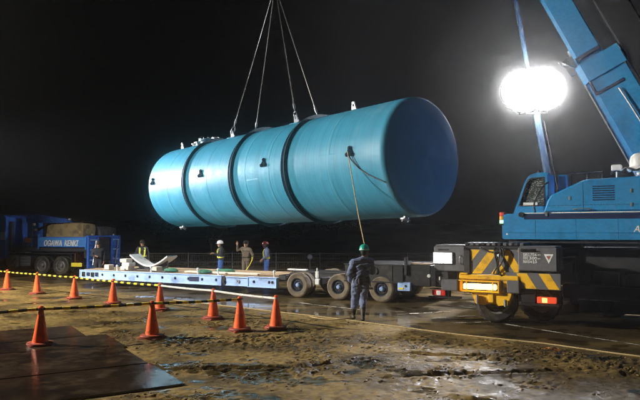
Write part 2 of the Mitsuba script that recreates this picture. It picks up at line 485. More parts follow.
for cx, cy in CONES_FAR + CONES_NEAR:
    dens *= np.hypot(pts[:, 0] - cx, pts[:, 1] - cy) > 0.32
dens *= np.hypot(pts[:, 0] - MAN[0], pts[:, 1] - MAN[1]) > 0.4
keep = (rng.random(len(pts)) < dens * 0.30) & ~onplate
pts = pts[keep]
hz = ground_height(pts[:, 0], pts[:, 1])
vs, fs = [], []
for i, (x, y) in enumerate(pts):
    s = min(0.0058 * math.exp(rng.normal(0.3, 0.55)), 0.026)
    v = V0 * (1 + 0.35 * (meshkit.noise(V0 * 1.4 + rng.uniform(0, 99, 3), i) - 0.5)[:, None]) * s * [rng.uniform(0.9, 1.9), rng.uniform(0.8, 1.3), rng.uniform(0.4, 0.7)]
    a = rng.uniform(0, 6.28)
    v = v @ np.array([[math.cos(a), -math.sin(a), 0], [math.sin(a), math.cos(a), 0], [0, 0, 1]]).T
    vs.append(v + [x, y, hz[i] + s * 0.25])
    fs.append(F0 + 42 * i)
mat('clod_mud', worn((0.20, 0.136, 0.05), (0.11, 0.075, 0.028), 4, 0.4, 0.7), 0.6, spec=0.15)
k = part('mud_clods', trimesh.Trimesh(np.vstack(vs), np.vstack(fs), process=False), 'clod_mud', smooth=True)
labels[k] = {'kind': 'stuff', 'label': 'loose clods of trampled wet mud scattered over the foreground', 'category': 'mud'}

# steel road plates
mat('plate_steel', mikit.proc(lambda p, n, uv: MX(MX((0.022, 0.013, 0.008), (0.011, 0.007, 0.005), SS(0.35, 0.65, FB(p.x * 1.1, p.y * 1.1, 2.0, 4))), (0.075, 0.048, 0.02), 0.35 * SS(0.40, 0.85, FB(p.x * 5.0, p.y * 5.0, 6.0, 5))) * (0.75 + 0.5 * FB(p.x * 18, p.y * 18, 0.0, 2))),
    mikit.proc(lambda p, n, uv: 0.10 + 0.09 * FB(p.x * 6 + 3, p.y * 6, 1.0, 4) + 0.16 * SS(0.40, 0.85, FB(p.x * 5.0, p.y * 5.0, 6.0, 5))), metallic=0.0, spec=0.45,
    bump=(lambda p, n, uv: FB(p.x * 26, p.y * 26, 0.0, 3), 0.0022))
plate_names = ['dark wet steel road plate lying nearest the camera at bottom left, its front edge outermost', 'second dark steel road plate from the front, in front of the near left cone',
               'dark steel road plate under the near left traffic cone', 'rearmost dark steel road plate, muddy, behind the near left cone']
for i in range(4):
    for j in range(2):
        o = PC + PB * (PLATE_L + 0.012) * j - PA * (PLATE_W + 0.014) * i + PB * (0.0, 0.05, -0.03, 0.35)[i]
        M = frame([o[0], o[1], 0.0], [*PB, 0])
        tilt = trimesh.transformations.rotation_matrix(math.radians((0.25, -0.2, 0.15, 0.1)[i]), [1, 0, 0])
        m = box(0, PLATE_L, -PLATE_W, 0, -0.006, 0.022, 0.004)
        m.apply_translation([0, PLATE_W if np.cross([*PB, 0], [*PA, 0])[2] < 0 else 0, 0])
        lab = plate_names[i] if j == 0 else ('dark steel road plate at the left picture edge, front row', 'dark steel road plate at the left picture edge, second row', 'dark steel road plate at the left edge, third row', 'dark steel road plate at the left edge, rear row')[i]
        if j == 1 and i > 1:
            continue
        solo('steel_road_plate', m, 'plate_steel', lab, 'steel plate', 'steel road plates on the mud', smooth=False, M=M @ tilt)

# painted lines and ropes on the wet pavement
mat('faded_line', mikit.proc(lambda p, n, uv: MX((0.12, 0.10, 0.06), (0.55, 0.53, 0.47), SS(0.35, 0.6, FB(p.x * 6, p.y * 6, 0.0, 3)))), 0.3)


def flat_line(a, b, w, z=0.006):
    a, b = np.array(a, float), np.array(b, float)
    n = np.array([-(b - a)[1], (b - a)[0]]) / np.linalg.norm(b - a) * w / 2
    ts = np.linspace(0, 1, 40)
    v = []
    for t in ts:
        c = a + (b - a) * t
        v += [[*(c + n * (0.8 + 0.3 * math.sin(9 * t + 1))), z], [*(c - n * (0.8 + 0.3 * math.sin(7 * t))), z]]
    f = []
    for i in range(39):
        f += [[2 * i, 2 * i + 1, 2 * i + 3], [2 * i, 2 * i + 3, 2 * i + 2]]
    return trimesh.Trimesh(v, f, process=False)


for a, b, w in (((-0.56, 17.61), (1.03, 16.04), 0.10), ((4.0, 13.62), (6.2, 10.2), 0.09), ((2.9, 13.7), (4.3, 14.1), 0.12), ((2.6, 14.5), (3.7, 14.95), 0.12), ((2.2, 15.3), (3.3, 15.7), 0.12)):
    k = part('painted_line', flat_line(a, b, w), 'faded_line', smooth=False)
    labels[k] = {'kind': 'structure'}
lp = [(-4.3, 18.3), (-0.87, 15.45), (0.89, 13.92), (2.38, 12.43), (3.97, 11.22), (5.13, 10.05), (6.6, 8.7)]
tt = np.linspace(0, len(lp) - 1, 160)
lx, ly = np.interp(tt, range(len(lp)), [p[0] for p in lp]), np.interp(tt, range(len(lp)), [p[1] for p in lp])
lz = ground_height(lx, ly)
solo('boundary_rope', rope(np.c_[lx + 0.02 * np.sin(tt * 5), ly, lz + 0.012], 0.013, 6), 'hemp', 'thin pale yellow rope laid along the edge between mud and wet pavement', 'rope')

# embankment, and scrub on it, far behind the trailer
def hill(x, y):
    p = np.stack([x, y, 0 * x], -1)
    return -0.3 + sstep(56, 90, y + 3 * np.sin(x * 0.07)) * (2.0 + 2.5 * meshkit.fbm(p * 0.03, 3, 4)) + 0.5 * meshkit.fbm(p * 0.4, 3, 6)


mat('hill_soil', worn((0.035, 0.028, 0.018), (0.02, 0.018, 0.011), 0.5, 0.4, 0.7), 0.95, spec=0.05)
k = part('hillside', grid_mesh(np.linspace(-160, 160, 160), np.linspace(52, 200, 90), hill), 'hill_soil', smooth=True)
labels[k] = {'kind': 'structure', 'label': 'dark earth bank rising behind the yard'}


def tree(x, y, h, spread, leaf, seed, label):
    r = np.random.default_rng(seed)
    z0 = float(hill(np.array([x]), np.array([y]))[0]) - 0.1
    k = thing('scrub_tree', label, 'tree', 'scrub trees on the dark bank')
    limbs = [rope([(x, y, z0), (x + r.normal(0, .1), y, z0 + h * .3), (x + r.normal(0, .3), y + r.normal(0, .2), z0 + h * .6)], 0.09, 7, 0.3)]
    tips = []
    for i in range(9):
        a, e = r.uniform(0, 6.28), r.uniform(0.3, 1.2)
        b = np.array([x, y, z0 + h * r.uniform(.25, .55)])
        t = b + spread * r.uniform(.5, 1) * np.array([math.cos(a) * math.cos(e), math.sin(a) * math.cos(e), math.sin(e) * h / spread * .42])
        limbs.append(tube(b, t, 0.045, 0.012, 6))
        tips += [b + (t - b) * q for q in (0.5, 0.75, 1.0)]
    part('trunk', limbs, 'bark', k)
    n = 2600
    c = np.array(tips)[r.integers(0, len(tips), n)] + r.normal(0, 1, (n, 3)) * [spread * .17, spread * .17, h * .07]
    u = r.normal(0, 1, (n, 3))
    u /= np.linalg.norm(u, axis=1, keepdims=True)
    w = np.cross(u, r.normal(0, 1, (n, 3)))
    w /= np.linalg.norm(w, axis=1, keepdims=True)
    s = r.uniform(0.05, 0.13, (n, 1))
    v = np.stack([c - u * s * 1.6, c + w * s * .6, c + u * s * 1.6, c - w * s * .6], 1).reshape(-1, 3)
    i = np.arange(n) * 4
    part('crown', trimesh.Trimesh(v, np.vstack([np.c_[i, i + 1, i + 2], np.c_[i, i + 2, i + 3]]), process=False), leaf, k, smooth=False)


tx = [-23, -17.5, -12, -7.5, -3, 1.2, 19, 25]
tn = ['leftmost', 'second from the left', 'third from the left', 'fourth from the left', 'fifth from the left', 'third from the right', 'second from the right', 'rightmost']
for i, x in enumerate(tx):
    tree(1.45 * x, 62 + 4 * ((i * 7) % 3), 3.0 + 1.6 * ((i * 5) % 4) / 3, 2.2 + 0.6 * (i % 3), 'leaf_olive' if i % 2 else 'leaf_dark', 50 + i, f'unlit scrub tree on the dark bank, {tn[i]} of the row')

# low fence and the round reflector in front of it
fk = thing('yard_fence', 'low dark wire fence along the back of the yard, barely lit', 'fence')
for i in range(15):
    x = -11 + 2.2 * i
    part('post', tube((x, 31.2, -0.05), (x, 31.2, 0.98), 0.024, n=8), 'fence_metal', fk)
for z in (0.93, 0.5, 0.12):
    part('rail', tube((-11, 31.15, z), (19.8, 31.15, z), 0.014, n=6), 'fence_metal', fk)
wires = []
for i in range(280):
    x = -11 + 0.11 * i
    wires.append(box(x - .003, x + .003, 31.12, 31.126, 0.1, 0.95, 0))
k = part('mesh_wire', wires, 'fence_metal', fk, smooth=False)
labels[k] = {'kind': 'stuff'}
dk = thing('round_reflector', 'small grey round reflector on a short post in front of the dark fence', 'reflector')
part('post', tube((-0.49, 30.2, -0.02), (-0.49, 30.2, 0.78), 0.022, n=10), 'sign_grey', dk)
part('disc', lathe([[0, -0.012], [0.12, -0.012], [0.13, 0], [0.12, 0.012], [0, 0.012]], 24, 'y'), 'sign_grey', dk, M=frame((-0.49, 30.16, 0.80), (1, 0, 0)))
part('reflector_face', lathe([[0, -0.006], [0.075, -0.006], [0.08, 0.006], [0, 0.006]], 24, 'y'), 'galvanised', dk, M=frame((-0.49, 30.145, 0.80), (1, 0, 0)))


# ------------------------------------------------------------------ the tank
R = 1.6


def on_shell(s, deg, r=R):
    a = math.radians(deg)
    return np.array([-s, -r * math.cos(a), r * math.sin(a)])


tank = thing('storage_tank', 'long turquoise horizontal tank with three dark bands, hanging level from wire slings', 'tank')
part('shell', lathe([[R, x] for x in np.linspace(-12.25, 0, 26)], 160, 'x'), 'paint_tank', tank, M=TM)


def head_profile(bulge, kn, sgn, x0):
    """torispherical head: knuckle, then a shallow dome"""
    pr = [[R, 0.0]]
    rc = R - kn
    rad = (rc * rc + bulge * bulge) / (2 * bulge)
    for t in np.linspace(0, 1, 9)[1:]:
        a = t * math.radians(66)
        pr.append([rc + kn * math.cos(a), kn * math.sin(a)])
    r1, z1 = pr[-1]
    for t in np.linspace(0, 1, 14)[1:]:
        r = r1 * (1 - t)
        pr.append([max(r, 0), z1 + bulge * (1 - (r / r1) ** 2)])
    pr = [[r, x0 + sgn * z] for r, z in pr]
    return pr if sgn > 0 else pr[::-1]


part('head', lathe(head_profile(0.11, 0.16, 1, 0.0), 160, 'x'), 'paint_tank', tank, M=TM, label='shaded round end of the tank that faces the camera')
part('head', lathe(head_profile(0.30, 0.20, -1, -12.25), 160, 'x'), 'paint_tank', tank, M=TM, label='bright far end of the tank, at its left')
for s in (3.78, 6.56, 9.58):
    ring = part('ring', lathe([[R - .01, -s + .105], [R + .11, -s + .105], [R + .11, -s + .135], [R - .01, -s + .135]], 160, 'x'), 'ring_dark', tank, M=TM)
    part('strap', lathe([[R, -s - .13], [R + .022, -s - .13], [R + .028, -s - .11], [R + .028, -s + .09], [R + .022, -s + .105], [R, -s + .105]], 160, 'x'), 'rubber_strap', ring, M=TM)
    for dg in (-60, 60, 180):       # strap clamps
        p = on_shell(s, dg)
        part('clamp', [box(-.05, .05, -.04, .04, 0, .06, .01)], 'dark_steel', ring, M=TM @ frame([-s + .03, p[1], p[2]], [1, 0, 0], [0, p[1] / R, p[2] / R]))


def lug_mesh(w=.11, h=.24, t=.025):
    o = Polygon([(-w, 0), (w, 0), (w * .62, h * .6), (w * .4, h), (-w * .4, h), (-w * .62, h * .6)]).buffer(.012)
    o = o.difference(Point(0, h * .62).buffer(.035))
    return upright(o, -t, t)


LUGS = {}
for tag_, s, dg in (('a', 8.07, 73.4), ('b', 4.51, 73.4), ('c', 8.07, 106.6), ('d', 4.51, 106.6)):
    p = on_shell(s, dg)
    M = TM @ frame(p, [1, 0, 0], [0, p[1] / R, p[2] / R])
    lk = part('lifting_lug', lug_mesh(), 'galvanised', tank, M=M)
    part('pad', box(-.2, .2, -.16, .16, -.02, .02, .008), 'paint_tank', lk, M=M)
    LUGS[tag_] = at(M, [0, 0, .15])
for s, dg in ((2.2, 82), (12.05, 82)):
    p = on_shell(s, dg)
    part('lifting_eye', join(lug_mesh(.09, .24, .02)), 'galvanised', tank, M=TM @ frame(p, [1, 0, 0], [0, p[1] / R, p[2] / R]))
for s, dg in ((1.02, 3.8), (4.75, 6.5), (8.39, 5.7), (11.94, 5.3)):       # three-lobed anchor brackets on the side
    p = on_shell(s, dg)
    M = TM @ frame(p, [1, 0, 0], [0, p[1] / R, p[2] / R])
    bk = part('anchor_bracket', prism(Polygon([(-.085, -.06), (.085, -.06), (0, .095)]).buffer(.045), .03), 'rubber_strap', tank, M=M @ frame([0, 0, 0], [0, 0, 0] if 0 else [1, 0, 0]))
    for q in ((-.09, -.065), (.09, -.065), (0, .10)):
        part('stud', lathe([[0, 0], [.060, 0], [.060, .02], [.034, .03], [.034, .05], [0, .05]], 14), 'rubber_strap', bk, M=M @ trimesh.transformations.translation_matrix([q[0], q[1], .02]))
for s0, s1, d0, d1 in ((5.0, 5.75, -38, -8), (1.5, 2.3, -22, 6), (7.1, 7.7, -60, -30)):      # laminated repair patches, a few millimetres proud
    sv, dv = np.linspace(s0, s1, 8), np.linspace(d0, d1, 14)
    gv = np.array([on_shell(a_, b_, R + (.005 if 0 < i_ < 7 and 0 < j_ < 13 else -.004)) for i_, a_ in enumerate(sv) for j_, b_ in enumerate(dv)])
    gf = [[i_ * 14 + j_, i_ * 14 + j_ + 1, (i_ + 1) * 14 + j_ + 1, (i_ + 1) * 14 + j_] for i_ in range(7) for j_ in range(13)]
    part('laminate_patch', trimesh.Trimesh(gv, [t_ for q_ in gf for t_ in ([q_[0], q_[1], q_[2]], [q_[0], q_[2], q_[3]])], process=False), 'paint_tank', tank, False, TM)
for s in (1.9, 4.58, 5.82, 8.1, 10.9):
    part('joint_band', lathe([[R, -s - .09], [R + .006, -s - .08], [R + .006, -s + .08], [R, -s + .09]], 160, 'x'), 'paint_tank', tank, 20, TM)
p = on_shell(10.2, 84)
M = TM @ frame(p, [1, 0, 0], [0, p[1] / R, p[2] / R])
mk = part('manhole', lathe([[0, -.1], [.30, -.1], [.30, .10], [.37, .10], [.37, .14], [.36, .15], [.36, .18], [0, .20]], 36), 'ring_paint', tank, M=M)
for i in range(12):
    a = i * math.pi / 6
    part('bolt', lathe([[0, 0], [.018, 0], [.018, .05], [0, .05]], 6), 'galvanised', mk, M=M @ trimesh.transformations.translation_matrix([.335 * math.cos(a), .335 * math.sin(a), .17]))
for dx, r, h, m_ in ((.62, .09, .16, 'galvanised'), (-.62, .11, .14, 'galvanised'), (-.95, .07, .12, 'white_paint')):
    M2 = M @ trimesh.transformations.translation_matrix([dx, -.05, 0])
    part('nozzle', lathe([[0, -.1], [r, -.1], [r, h - .05], [r * 1.7, h - .05], [r * 1.7, h], [r * .8, h], [r * .8, h - .03], [0, h - .03]], 20), m_, tank, M=M2)
for s, dg in ((.29, -80), (11.8, -78)):
    p = on_shell(s, dg)
    M = TM @ frame(p, [1, 0, 0], [0, p[1] / R, p[2] / R])
    fk_ = part('drain_flange', lathe([[0, -.05], [.06, -.05], [.06, .07], [.14, .07], [.14, .10], [0, .10]], 20), 'galvanised', tank, M=M)
    for a in (0, 1.57, 3.14, 4.71):
        part('bolt', tube([.11 * math.cos(a), .11 * math.sin(a), .04], [.11 * math.cos(a), .11 * math.sin(a), .15], .014, n=6), 'galvanised', fk_, M=M)

HOOK = np.array([-1.57, 21.1, 10.9])
names = {'a': 'near left wire sling, from the hook to the lug between the left and middle bands', 'b': 'near right wire sling, ending beside the right hand band',
         'c': 'far left wire sling, going down behind the crown of the tank', 'd': 'far right wire sling, rightmost of the four'}
for t_ in 'abcd':
    p, q = LUGS[t_], HOOK + [0, 0, -.35]
    d = (q - p) / np.linalg.norm(q - p)
    sk = thing('wire_sling', names[t_], 'sling', 'wire slings carrying the tank')
    part('wire', rope([p + d * .62, q], .017, 7), 'wire', sk)
    part('shackle', rope([p + [0, 0, -.02], p + d * .1 + [.05, .03, 0], p + d * .22 + [.03, .02, 0], p + d * .22 - [.03, .02, 0], p + d * .1 - [.05, .03, 0], p + [0, 0, -.02]], .018, 7, .02), 'galvanised', sk)
    part('turnbuckle', [tube(p + d * .2, p + d * .34, .016), tube(p + d * .34, p + d * .52, .038, n=10), tube(p + d * .5, p + d * .66, .018)], 'galvanised', sk)

# tag rope to the man's hands, and the black cable on the end of the shell
lugp = at(TM, on_shell(1.02, 3.8, R + .10))
HAND = np.array([MAN[0] + .20, MAN[1] + .42, 1.26])
solo('tag_rope', rope([lugp, lugp * .66 + HAND * .34 + [0.0, 0, -.05], lugp * .33 + HAND * .67 + [0, 0, -.05], HAND + [0, 0, .1], HAND, HAND + [-.04, .02, -.3], HAND + [-.2, .1, -.8], [MAN[0] - .1, MAN[1] + .42, .06], [MAN[0] - .3, MAN[1] + .1, .03],
                      [MAN[0] - .62, MAN[1] - .02, .02], [MAN[0] - .95, MAN[1] + .12, .03], [MAN[0] - 1.15, MAN[1] + .5, .02]], .013, 7, .06), 'hemp',
     'brown tag rope from the bracket on the tank to the man in the green helmet', 'rope')
cab = [at(TM, on_shell(s, d, R + r)) for s, d, r in ((1.0, 2, .09), (.95, -3, .05), (.84, -8, .03), (.66, -14, .02), (.40, -20, .02), (.12, -25, .02), (-.04, -28, .02))]
solo('black_cable', rope(cab, .016, 7, .05), 'black', 'thin black cable hanging from the bracket near the dark end of the tank', 'cable')

# ------------------------------------------------------------------ the crane
CA = np.array([.87, -.5]) / math.hypot(.87, .5)
CM = frame([2.62, 14.3, 0], [*CA, 0])       # rear face: +x to the right along it, +y forward along the carrier
UM = shift(CM, (0, 1.2, 0))                 # near side of the slewed upper body
crane = thing('mobile_crane', 'big blue mobile crane on the right with a chevron striped rear and raised boom', 'crane')


def cp(name, mesh, m, parent=None, smooth=30, label=None, up=False, **k):
    return part(name, mesh, m, parent or crane, smooth, UM if up else CM, label, **k)


def wheel(parent, M, r, w, tyre='tyre', rim='rim_grey', name='wheel', lugs=0, hub=None):
    """axis along local y, outer face towards -y; parts of the wheel hang below it"""
    h = w / 2
    t = [[r * .56, -h], [r * .62, -h - .004], [r * .86, -h - .012], [r * .96, -h + .01], [r, -h + .05], [r, -w * .17], [r - .014, -w * .165], [r - .014, -w * .135], [r, -w * .13],
         [r, w * .13], [r - .014, w * .135], [r - .014, w * .165], [r, w * .17], [r, h - .05], [r * .96, h - .01], [r * .86, h + .012], [r * .62, h + .004], [r * .56, h]]
    k = part(name, lathe(t, 40, 'y'), tyre, parent, 25, M)
    part('rim', lathe([[0, -h * .15], [r * .30, -h * .15], [r * .36, -h * .55], [r * .40, -h * .5], [r * .47, -h * .25], [r * .52, -h * .9], [r * .58, -h * 1.02], [r * .58, h * .9], [r * .2, h * .9], [0, h * .5]], 32, 'y'), rim, k, M=M)
    part('hub', lathe([[0, -h * 1.05], [r * .11, -h * 1.05], [r * .16, -h * .95], [r * .19, -h * .3], [r * .19, 0], [0, 0]], 20, 'y'), hub or rim, k, M=M)
    nuts = [tube([r * .28 * math.cos(a), -h * .15 - .03, r * .28 * math.sin(a)], [r * .28 * math.cos(a), 0, r * .28 * math.sin(a)], r * .035, n=6) for a in np.arange(8) * math.pi / 4]
    for q_ in nuts:
        part('wheel_nut', q_, rim, k, M=M)
    if lugs:
        blocks = []
        for i in range(lugs):
            a = i * 2 * math.pi / lugs
            for sg in (-1, 1):
                b = box(-r * .05, r * .05, 0, h * .82, 0, .022, .006)
                b.apply_transform(trimesh.transformations.rotation_matrix(sg * .5, [0, 0, 1]))
                if sg < 0:
                    b.apply_transform(np.diag([1, -1, 1, 1]))
                    b.invert()
                b.apply_translation([0, 0, r - .006])
                b.apply_transform(trimesh.transformations.rotation_matrix(a + (.5 if sg < 0 else 0) * 2 * math.pi / lugs, [0, 1, 0]))
                blocks.append(b)
        part('tread', blocks, tyre, k, M=M, smooth=False)
        labels[k + '__tread'] = {'kind': 'stuff'}
    return k


def face_sheet(pts, y0, y1):
    return upright(Polygon(pts), y0, y1)


def chevron(parent, x0, x1, z0, z1, lean, width, offs, y):
    """yellow slanted stripes 3 mm proud of the plate at y"""
    area = sbox(x0, z0, x1, z1)
    for o in offs:
        s = Polygon([(o, z0 - 1), (o + width, z0 - 1), (o + width + lean * (z1 - z0 + 2), z1 + 1), (o + lean * (z1 - z0 + 2), z1 + 1)])
        g = area.intersection(s)
        if not g.is_empty and g.area > 1e-4:
            cp('yellow_stripe', upright(g, y - .004, y + .004), 'yellow_paint', parent, smooth=False)


# carrier
cp('chassis', [box(.35, 2.4, .55, 10.8, .72, 1.28), box(.1, 2.65, 1.0, 10.8, 1.28, 1.42), box(.6, 2.15, .3, .6, .62, 1.1)], 'crane_dark')
k = cp('outrigger_box', box(0, .72, 0, .8, 1.11, 1.68, .02), 'crane_grey', label='grey rear box at the left of the crane, with a white plate on it')
cp('lid', box(.03, .69, .03, .77, 1.68, 1.71), 'crane_grey', k)
cp('recess', box(.10, .36, -.004, .02, 1.575, 1.615, .003), 'black', k)
cp('handle', rope([(.62, -.004, 1.3), (.62, -.05, 1.32), (.62, -.05, 1.44), (.62, -.004, 1.46)], .01, 6, .02), 'galvanised', k)
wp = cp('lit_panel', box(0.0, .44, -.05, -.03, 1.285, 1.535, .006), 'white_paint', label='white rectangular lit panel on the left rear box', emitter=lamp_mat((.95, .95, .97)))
cp('plate_frame', [box(-.015, .455, -.032, -.01, 1.27, 1.55, .004)], 'crane_dark', wp)
cp('lower_box', box(.0, .34, .02, .6, .74, 1.10, .02), 'crane_dark')
cp('latch', box(.11, .14, -.002, .03, .9, .98, .006), 'white_paint')
cp('step_box', box(.23, .60, -.18, .12, .69, .93, .015), 'crane_grey')
k = cp('outrigger_box', box(1.88, 2.68, 0, .8, 1.17, 1.67, .02), 'crane_grey', label='grey rear box at the right of the crane, with white lettering and a triangle')
cp('lid', box(1.91, 2.65, .03, .77, 1.67, 1.70), 'crane_grey', k)
cp('handle', [rope([(1.98, -.004, 1.60), (2.0, -.06, 1.62), (2.2, -.06, 1.62), (2.22, -.004, 1.60)], .014, 6, .03)], 'black', k)
cp('recess', box(1.94, 2.26, -.005, .02, 1.575, 1.645, .004), 'black', k)
for s_, z_, x_ in (('GR1754', 1.49, 1.985), ('RR 300', 1.415, 1.985), ('RR3410', 1.34, 1.985)):
    cp('lettering', text(s_, .058, .003, x_, -.001, z_, True, width=.285), 'white_paint', k, smooth=False)
for z_ in (1.515, 1.435):
    cp('dash', box(2.285, 2.345, -.004, .001, z_ - .006, z_ + .006, 0), 'white_paint', k, smooth=False)
tri = Polygon([(2.42, 1.53), (2.60, 1.53), (2.51, 1.345)]).buffer(.004)
cp('triangle_mark', upright(tri.difference(Polygon([(2.463, 1.497), (2.557, 1.497), (2.51, 1.408)])), -.004, .001), 'white_paint', k, smooth=False)
mat('red_mark', (0.35, 0.06, 0.04), 0.5)
cp('triangle_centre', upright(Polygon([(2.477, 1.488), (2.543, 1.488), (2.51, 1.425)]), -.003, .001), 'red_mark', k, smooth=False)
# hose deck over the middle of the rear
dk_ = cp('hose_deck', box(.70, 2.04, .06, .85, 1.62, 1.70, .015), 'crane_dark')
for i in range(11):
    cp('slat', box(.72 + .12 * i, .80 + .12 * i, .03, .8, 1.70, 1.765, .012), 'crane_grey' if i % 3 else 'crane_dark', dk_)
for q_ in [rope([(1.42, .0, 1.66), (1.40, -.07, 1.55), (1.44, -.09, 1.38), (1.47, -.09, 1.22), (1.52, -.06, 1.08), (1.62, 0, 1.02)], .02, 8, .04),
                      rope([(1.50, .0, 1.68), (1.53, -.09, 1.58), (1.50, -.1, 1.44), (1.47, -.08, 1.3), (1.40, -.05, 1.16), (1.36, .0, 1.1)], .017, 8, .04),
                      rope([(1.52, .0, 1.68), (1.58, -.08, 1.62), (1.60, -.08, 1.5), (1.56, -.07, 1.36), (1.5, -.05, 1.25)], .015, 8, .04),
                      rope([(1.05, .0, 1.66), (1.18, -.06, 1.6), (1.35, -.07, 1.56), (1.5, -.05, 1.6)], .016, 8, .04)]:
    cp('hydraulic_hose', q_, 'black')
cp('valve_block', [box(1.40, 1.56, -.06, .1, 1.52, 1.62), box(1.44, 1.52, -.09, -.04, 1.54, 1.6), tube((1.40, -.08, 1.57), (1.57, -.08, 1.57), .025)], 'dark_steel')
k = cp('chevron_panel', box(.84, 1.43, .02, .06, 1.07, 1.62, .004), 'crane_grey', label='left chevron panel with yellow stripes rising to the right')
chevron(k, .86, 1.41, 1.08, 1.605, .75, .215, (.12, -.30, .54), .02)
k = cp('chevron_panel', box(1.47, 1.90, .02, .06, 1.07, 1.62, .004), 'crane_grey', label='middle chevron panel with yellow stripes falling to the right')
chevron(k, 1.49, 1.885, 1.08, 1.605, -.6, .19, (2.42, 2.06, 2.78), .02)
k = cp('chevron_panel', box(1.56, 2.74, -.02, .03, .79, 1.13, .004), 'crane_grey', label='lower right chevron panel with yellow stripes falling to the right')
chevron(k, 1.575, 2.725, .80, 1.12, -.62, .22, (2.20, 2.66, 3.12, 3.58), -.02)
cp('side_plate', box(.70, .84, -.02, .3, .95, 1.6, .01), 'crane_dark')
for q_ in [box(.60, 1.90, -.06, .16, .955, 1.055, .015), box(.62, .80, -.08, .1, 1.055, 1.09, .01)]:
    cp('cross_beam', q_, 'yellow_paint')
cp('lamp_housing', [box(.62, 1.50, -.12, .1, .675, .70), box(.62, 1.50, -.12, .1, .905, .935), box(.60, .64, -.12, .1, .675, .935), box(1.47, 1.51, -.12, .1, .675, .935)], 'yellow_paint')
mat('lamp_glass', (0.9, 0.75, 0.4), 0.4)
cp('rear_lamp', box(.70, 1.44, -.11, -.03, .735, .865, .03), 'lamp_glass', emitter=lamp_mat((3.4, 2.3, .66)), label='bright yellow lit lamp bar under the chevrons')
for q_ in [tube((.78, -.1, .70), (.78, -.1, .93), .012, n=8), tube((1.36, -.1, .70), (1.36, -.1, .93), .012, n=8)]:
    cp('lamp_bracket', q_, 'yellow_paint')
cp('axle_frame', [upright(Polygon([(.86, .68), (1.74, .68), (1.66, .42), (1.45, .40), (1.36, .56), (1.24, .56), (1.16, .40), (.96, .42)]), -.02, .22),
                  box(1.24, 1.36, -.06, .24, .46, .68), box(.98, 1.10, -.08, -.02, .42, .60)], 'yellow_paint')
cp('axle', [tube((1.0, .1, .46), (1.62, .1, .46), .05)], 'yellow_paint')
for q_ in [tube((1.02, -.1, .44), (1.02, -.1, .62), .03), tube((1.62, -.08, .40), (1.62, -.08, .54), .035)]:
    cp('coupling_pin', q_, 'galvanised')
cp('step_box', box(1.66, 1.92, -.1, .1, .69, .96, .015), 'crane_grey')
for q_ in [box(-.12, .62, -.08, .1, .50, .545), box(-.10, .60, -.02, .06, .69, .72), box(.30, .38, -.06, .06, .52, .72), box(1.92, 2.72, -.08, .15, .44, .50), box(1.95, 2.24, -.05, .1, .50, .68)]:
    cp('bumper', q_, 'dark_steel')
k = cp('tail_light', box(-.02, .30, -.10, -.02, .56, .685, .012), 'red_plastic', label='pinkish red tail light at the left end of the crane')
cp('clear_lens', box(.085, .19, -.108, -.09, .57, .675, .006), 'white_paint', k)
k = cp('tail_light', box(2.28, 2.66, -.12, -.03, .515, .645, .012), 'red_plastic', label='glowing orange red tail light at the right end of the crane', emitter=lamp_mat((.55, .07, .02)))
cp('lit_lens', box(2.38, 2.49, -.128, -.11, .53, .63, .006), 'amber_plastic', k, emitter=lamp_mat((3.0, 1.3, .35)))
wheel(crane, CM @ trimesh.transformations.translation_matrix([1.31, .42, .455]) @ trimesh.transformations.rotation_matrix(.25, [0, 0, 1]), .455, .42, lugs=22)
wheel(crane, CM @ trimesh.transformations.translation_matrix([2.12, 1.15, .455]) @ trimesh.transformations.rotation_matrix(.25, [0, 0, 1]), .455, .40, lugs=22)
for y in (4.6, 6.2, 9.4):
    for x, q in ((.22, math.pi / 2), (2.53, -math.pi / 2)):
        wheel(crane, CM @ trimesh.transformations.translation_matrix([x, y, .6]) @ trimesh.transformations.rotation_matrix(-q, [0, 0, 1]), .6, .45, lugs=20)
for q_ in [box(2.6, 4.5, 1.15, 1.45, .52, .82), box(-1.9, .1, 8.6, 8.9, .62, .9), box(2.6, 4.6, 8.6, 8.9, .62, .9)]:
    cp('outrigger_beam', q_, 'crane_dark')
for q_ in ([tube((4.45, 1.3, .05), (4.45, 1.3, 1.2), .09), lathe([[0, 0], [.28, 0], [.28, .04], [.1, .1], [0, .1]], 24).apply_translation([4.45, 1.3, 0.0])],
           [tube((-1.85, 8.75, .05), (-1.85, 8.75, 1.2), .09), lathe([[0, 0], [.28, 0], [.28, .04], [.1, .1], [0, .1]], 24).apply_translation([-1.85, 8.75, 0.0])],
           [tube((4.5, 8.75, .05), (4.5, 8.75, 1.2), .09), lathe([[0, 0], [.28, 0], [.28, .04], [.1, .1], [0, .1]], 24).apply_translation([4.5, 8.75, 0.0])]):
    cp('outrigger_jack', q_, 'crane_dark')
cp('turntable', lathe([[0, 1.40], [.82, 1.40], [.86, 1.46], [.86, 1.6], [.78, 1.64], [.78, 1.84], [0, 1.84]], 48).apply_translation([2.1, 2.4, 0]), 'crane_dark')
cp('side_step', box(2.88, 3.72, 1.42, 1.62, .475, .51, .008), 'galvanised', label='pale steel step low on the dark side of the crane')
cp('locker', box(3.16, 3.74, 1.5, 1.95, .55, 1.10, .03), 'crane_grey')
cp('locker', box(3.84, 4.50, 1.5, 1.95, .55, 1.06, .03), 'crane_grey')
cp('loose_hose', rope([(3.30, 1.5, .50), (3.30, 1.44, .36), (3.38, 1.42, .24), (3.50, 1.42, .24), (3.57, 1.44, .36), (3.57, 1.5, .50)], .014, 7, .03), 'dark_steel')

cp('undercarriage', [box(2.76, 6.4, 1.97, 3.6, .50, 1.62, .03)], 'crane_dark')
cp('mud_skirt', [box(2.80, 6.4, 2.2, 2.24, .12, .52, .006)], 'crane_dark')
for x in (3.45, 5.1):
    wheel(crane, CM @ trimesh.transformations.translation_matrix([x, 2.6, .5]), .5, .5, lugs=20)
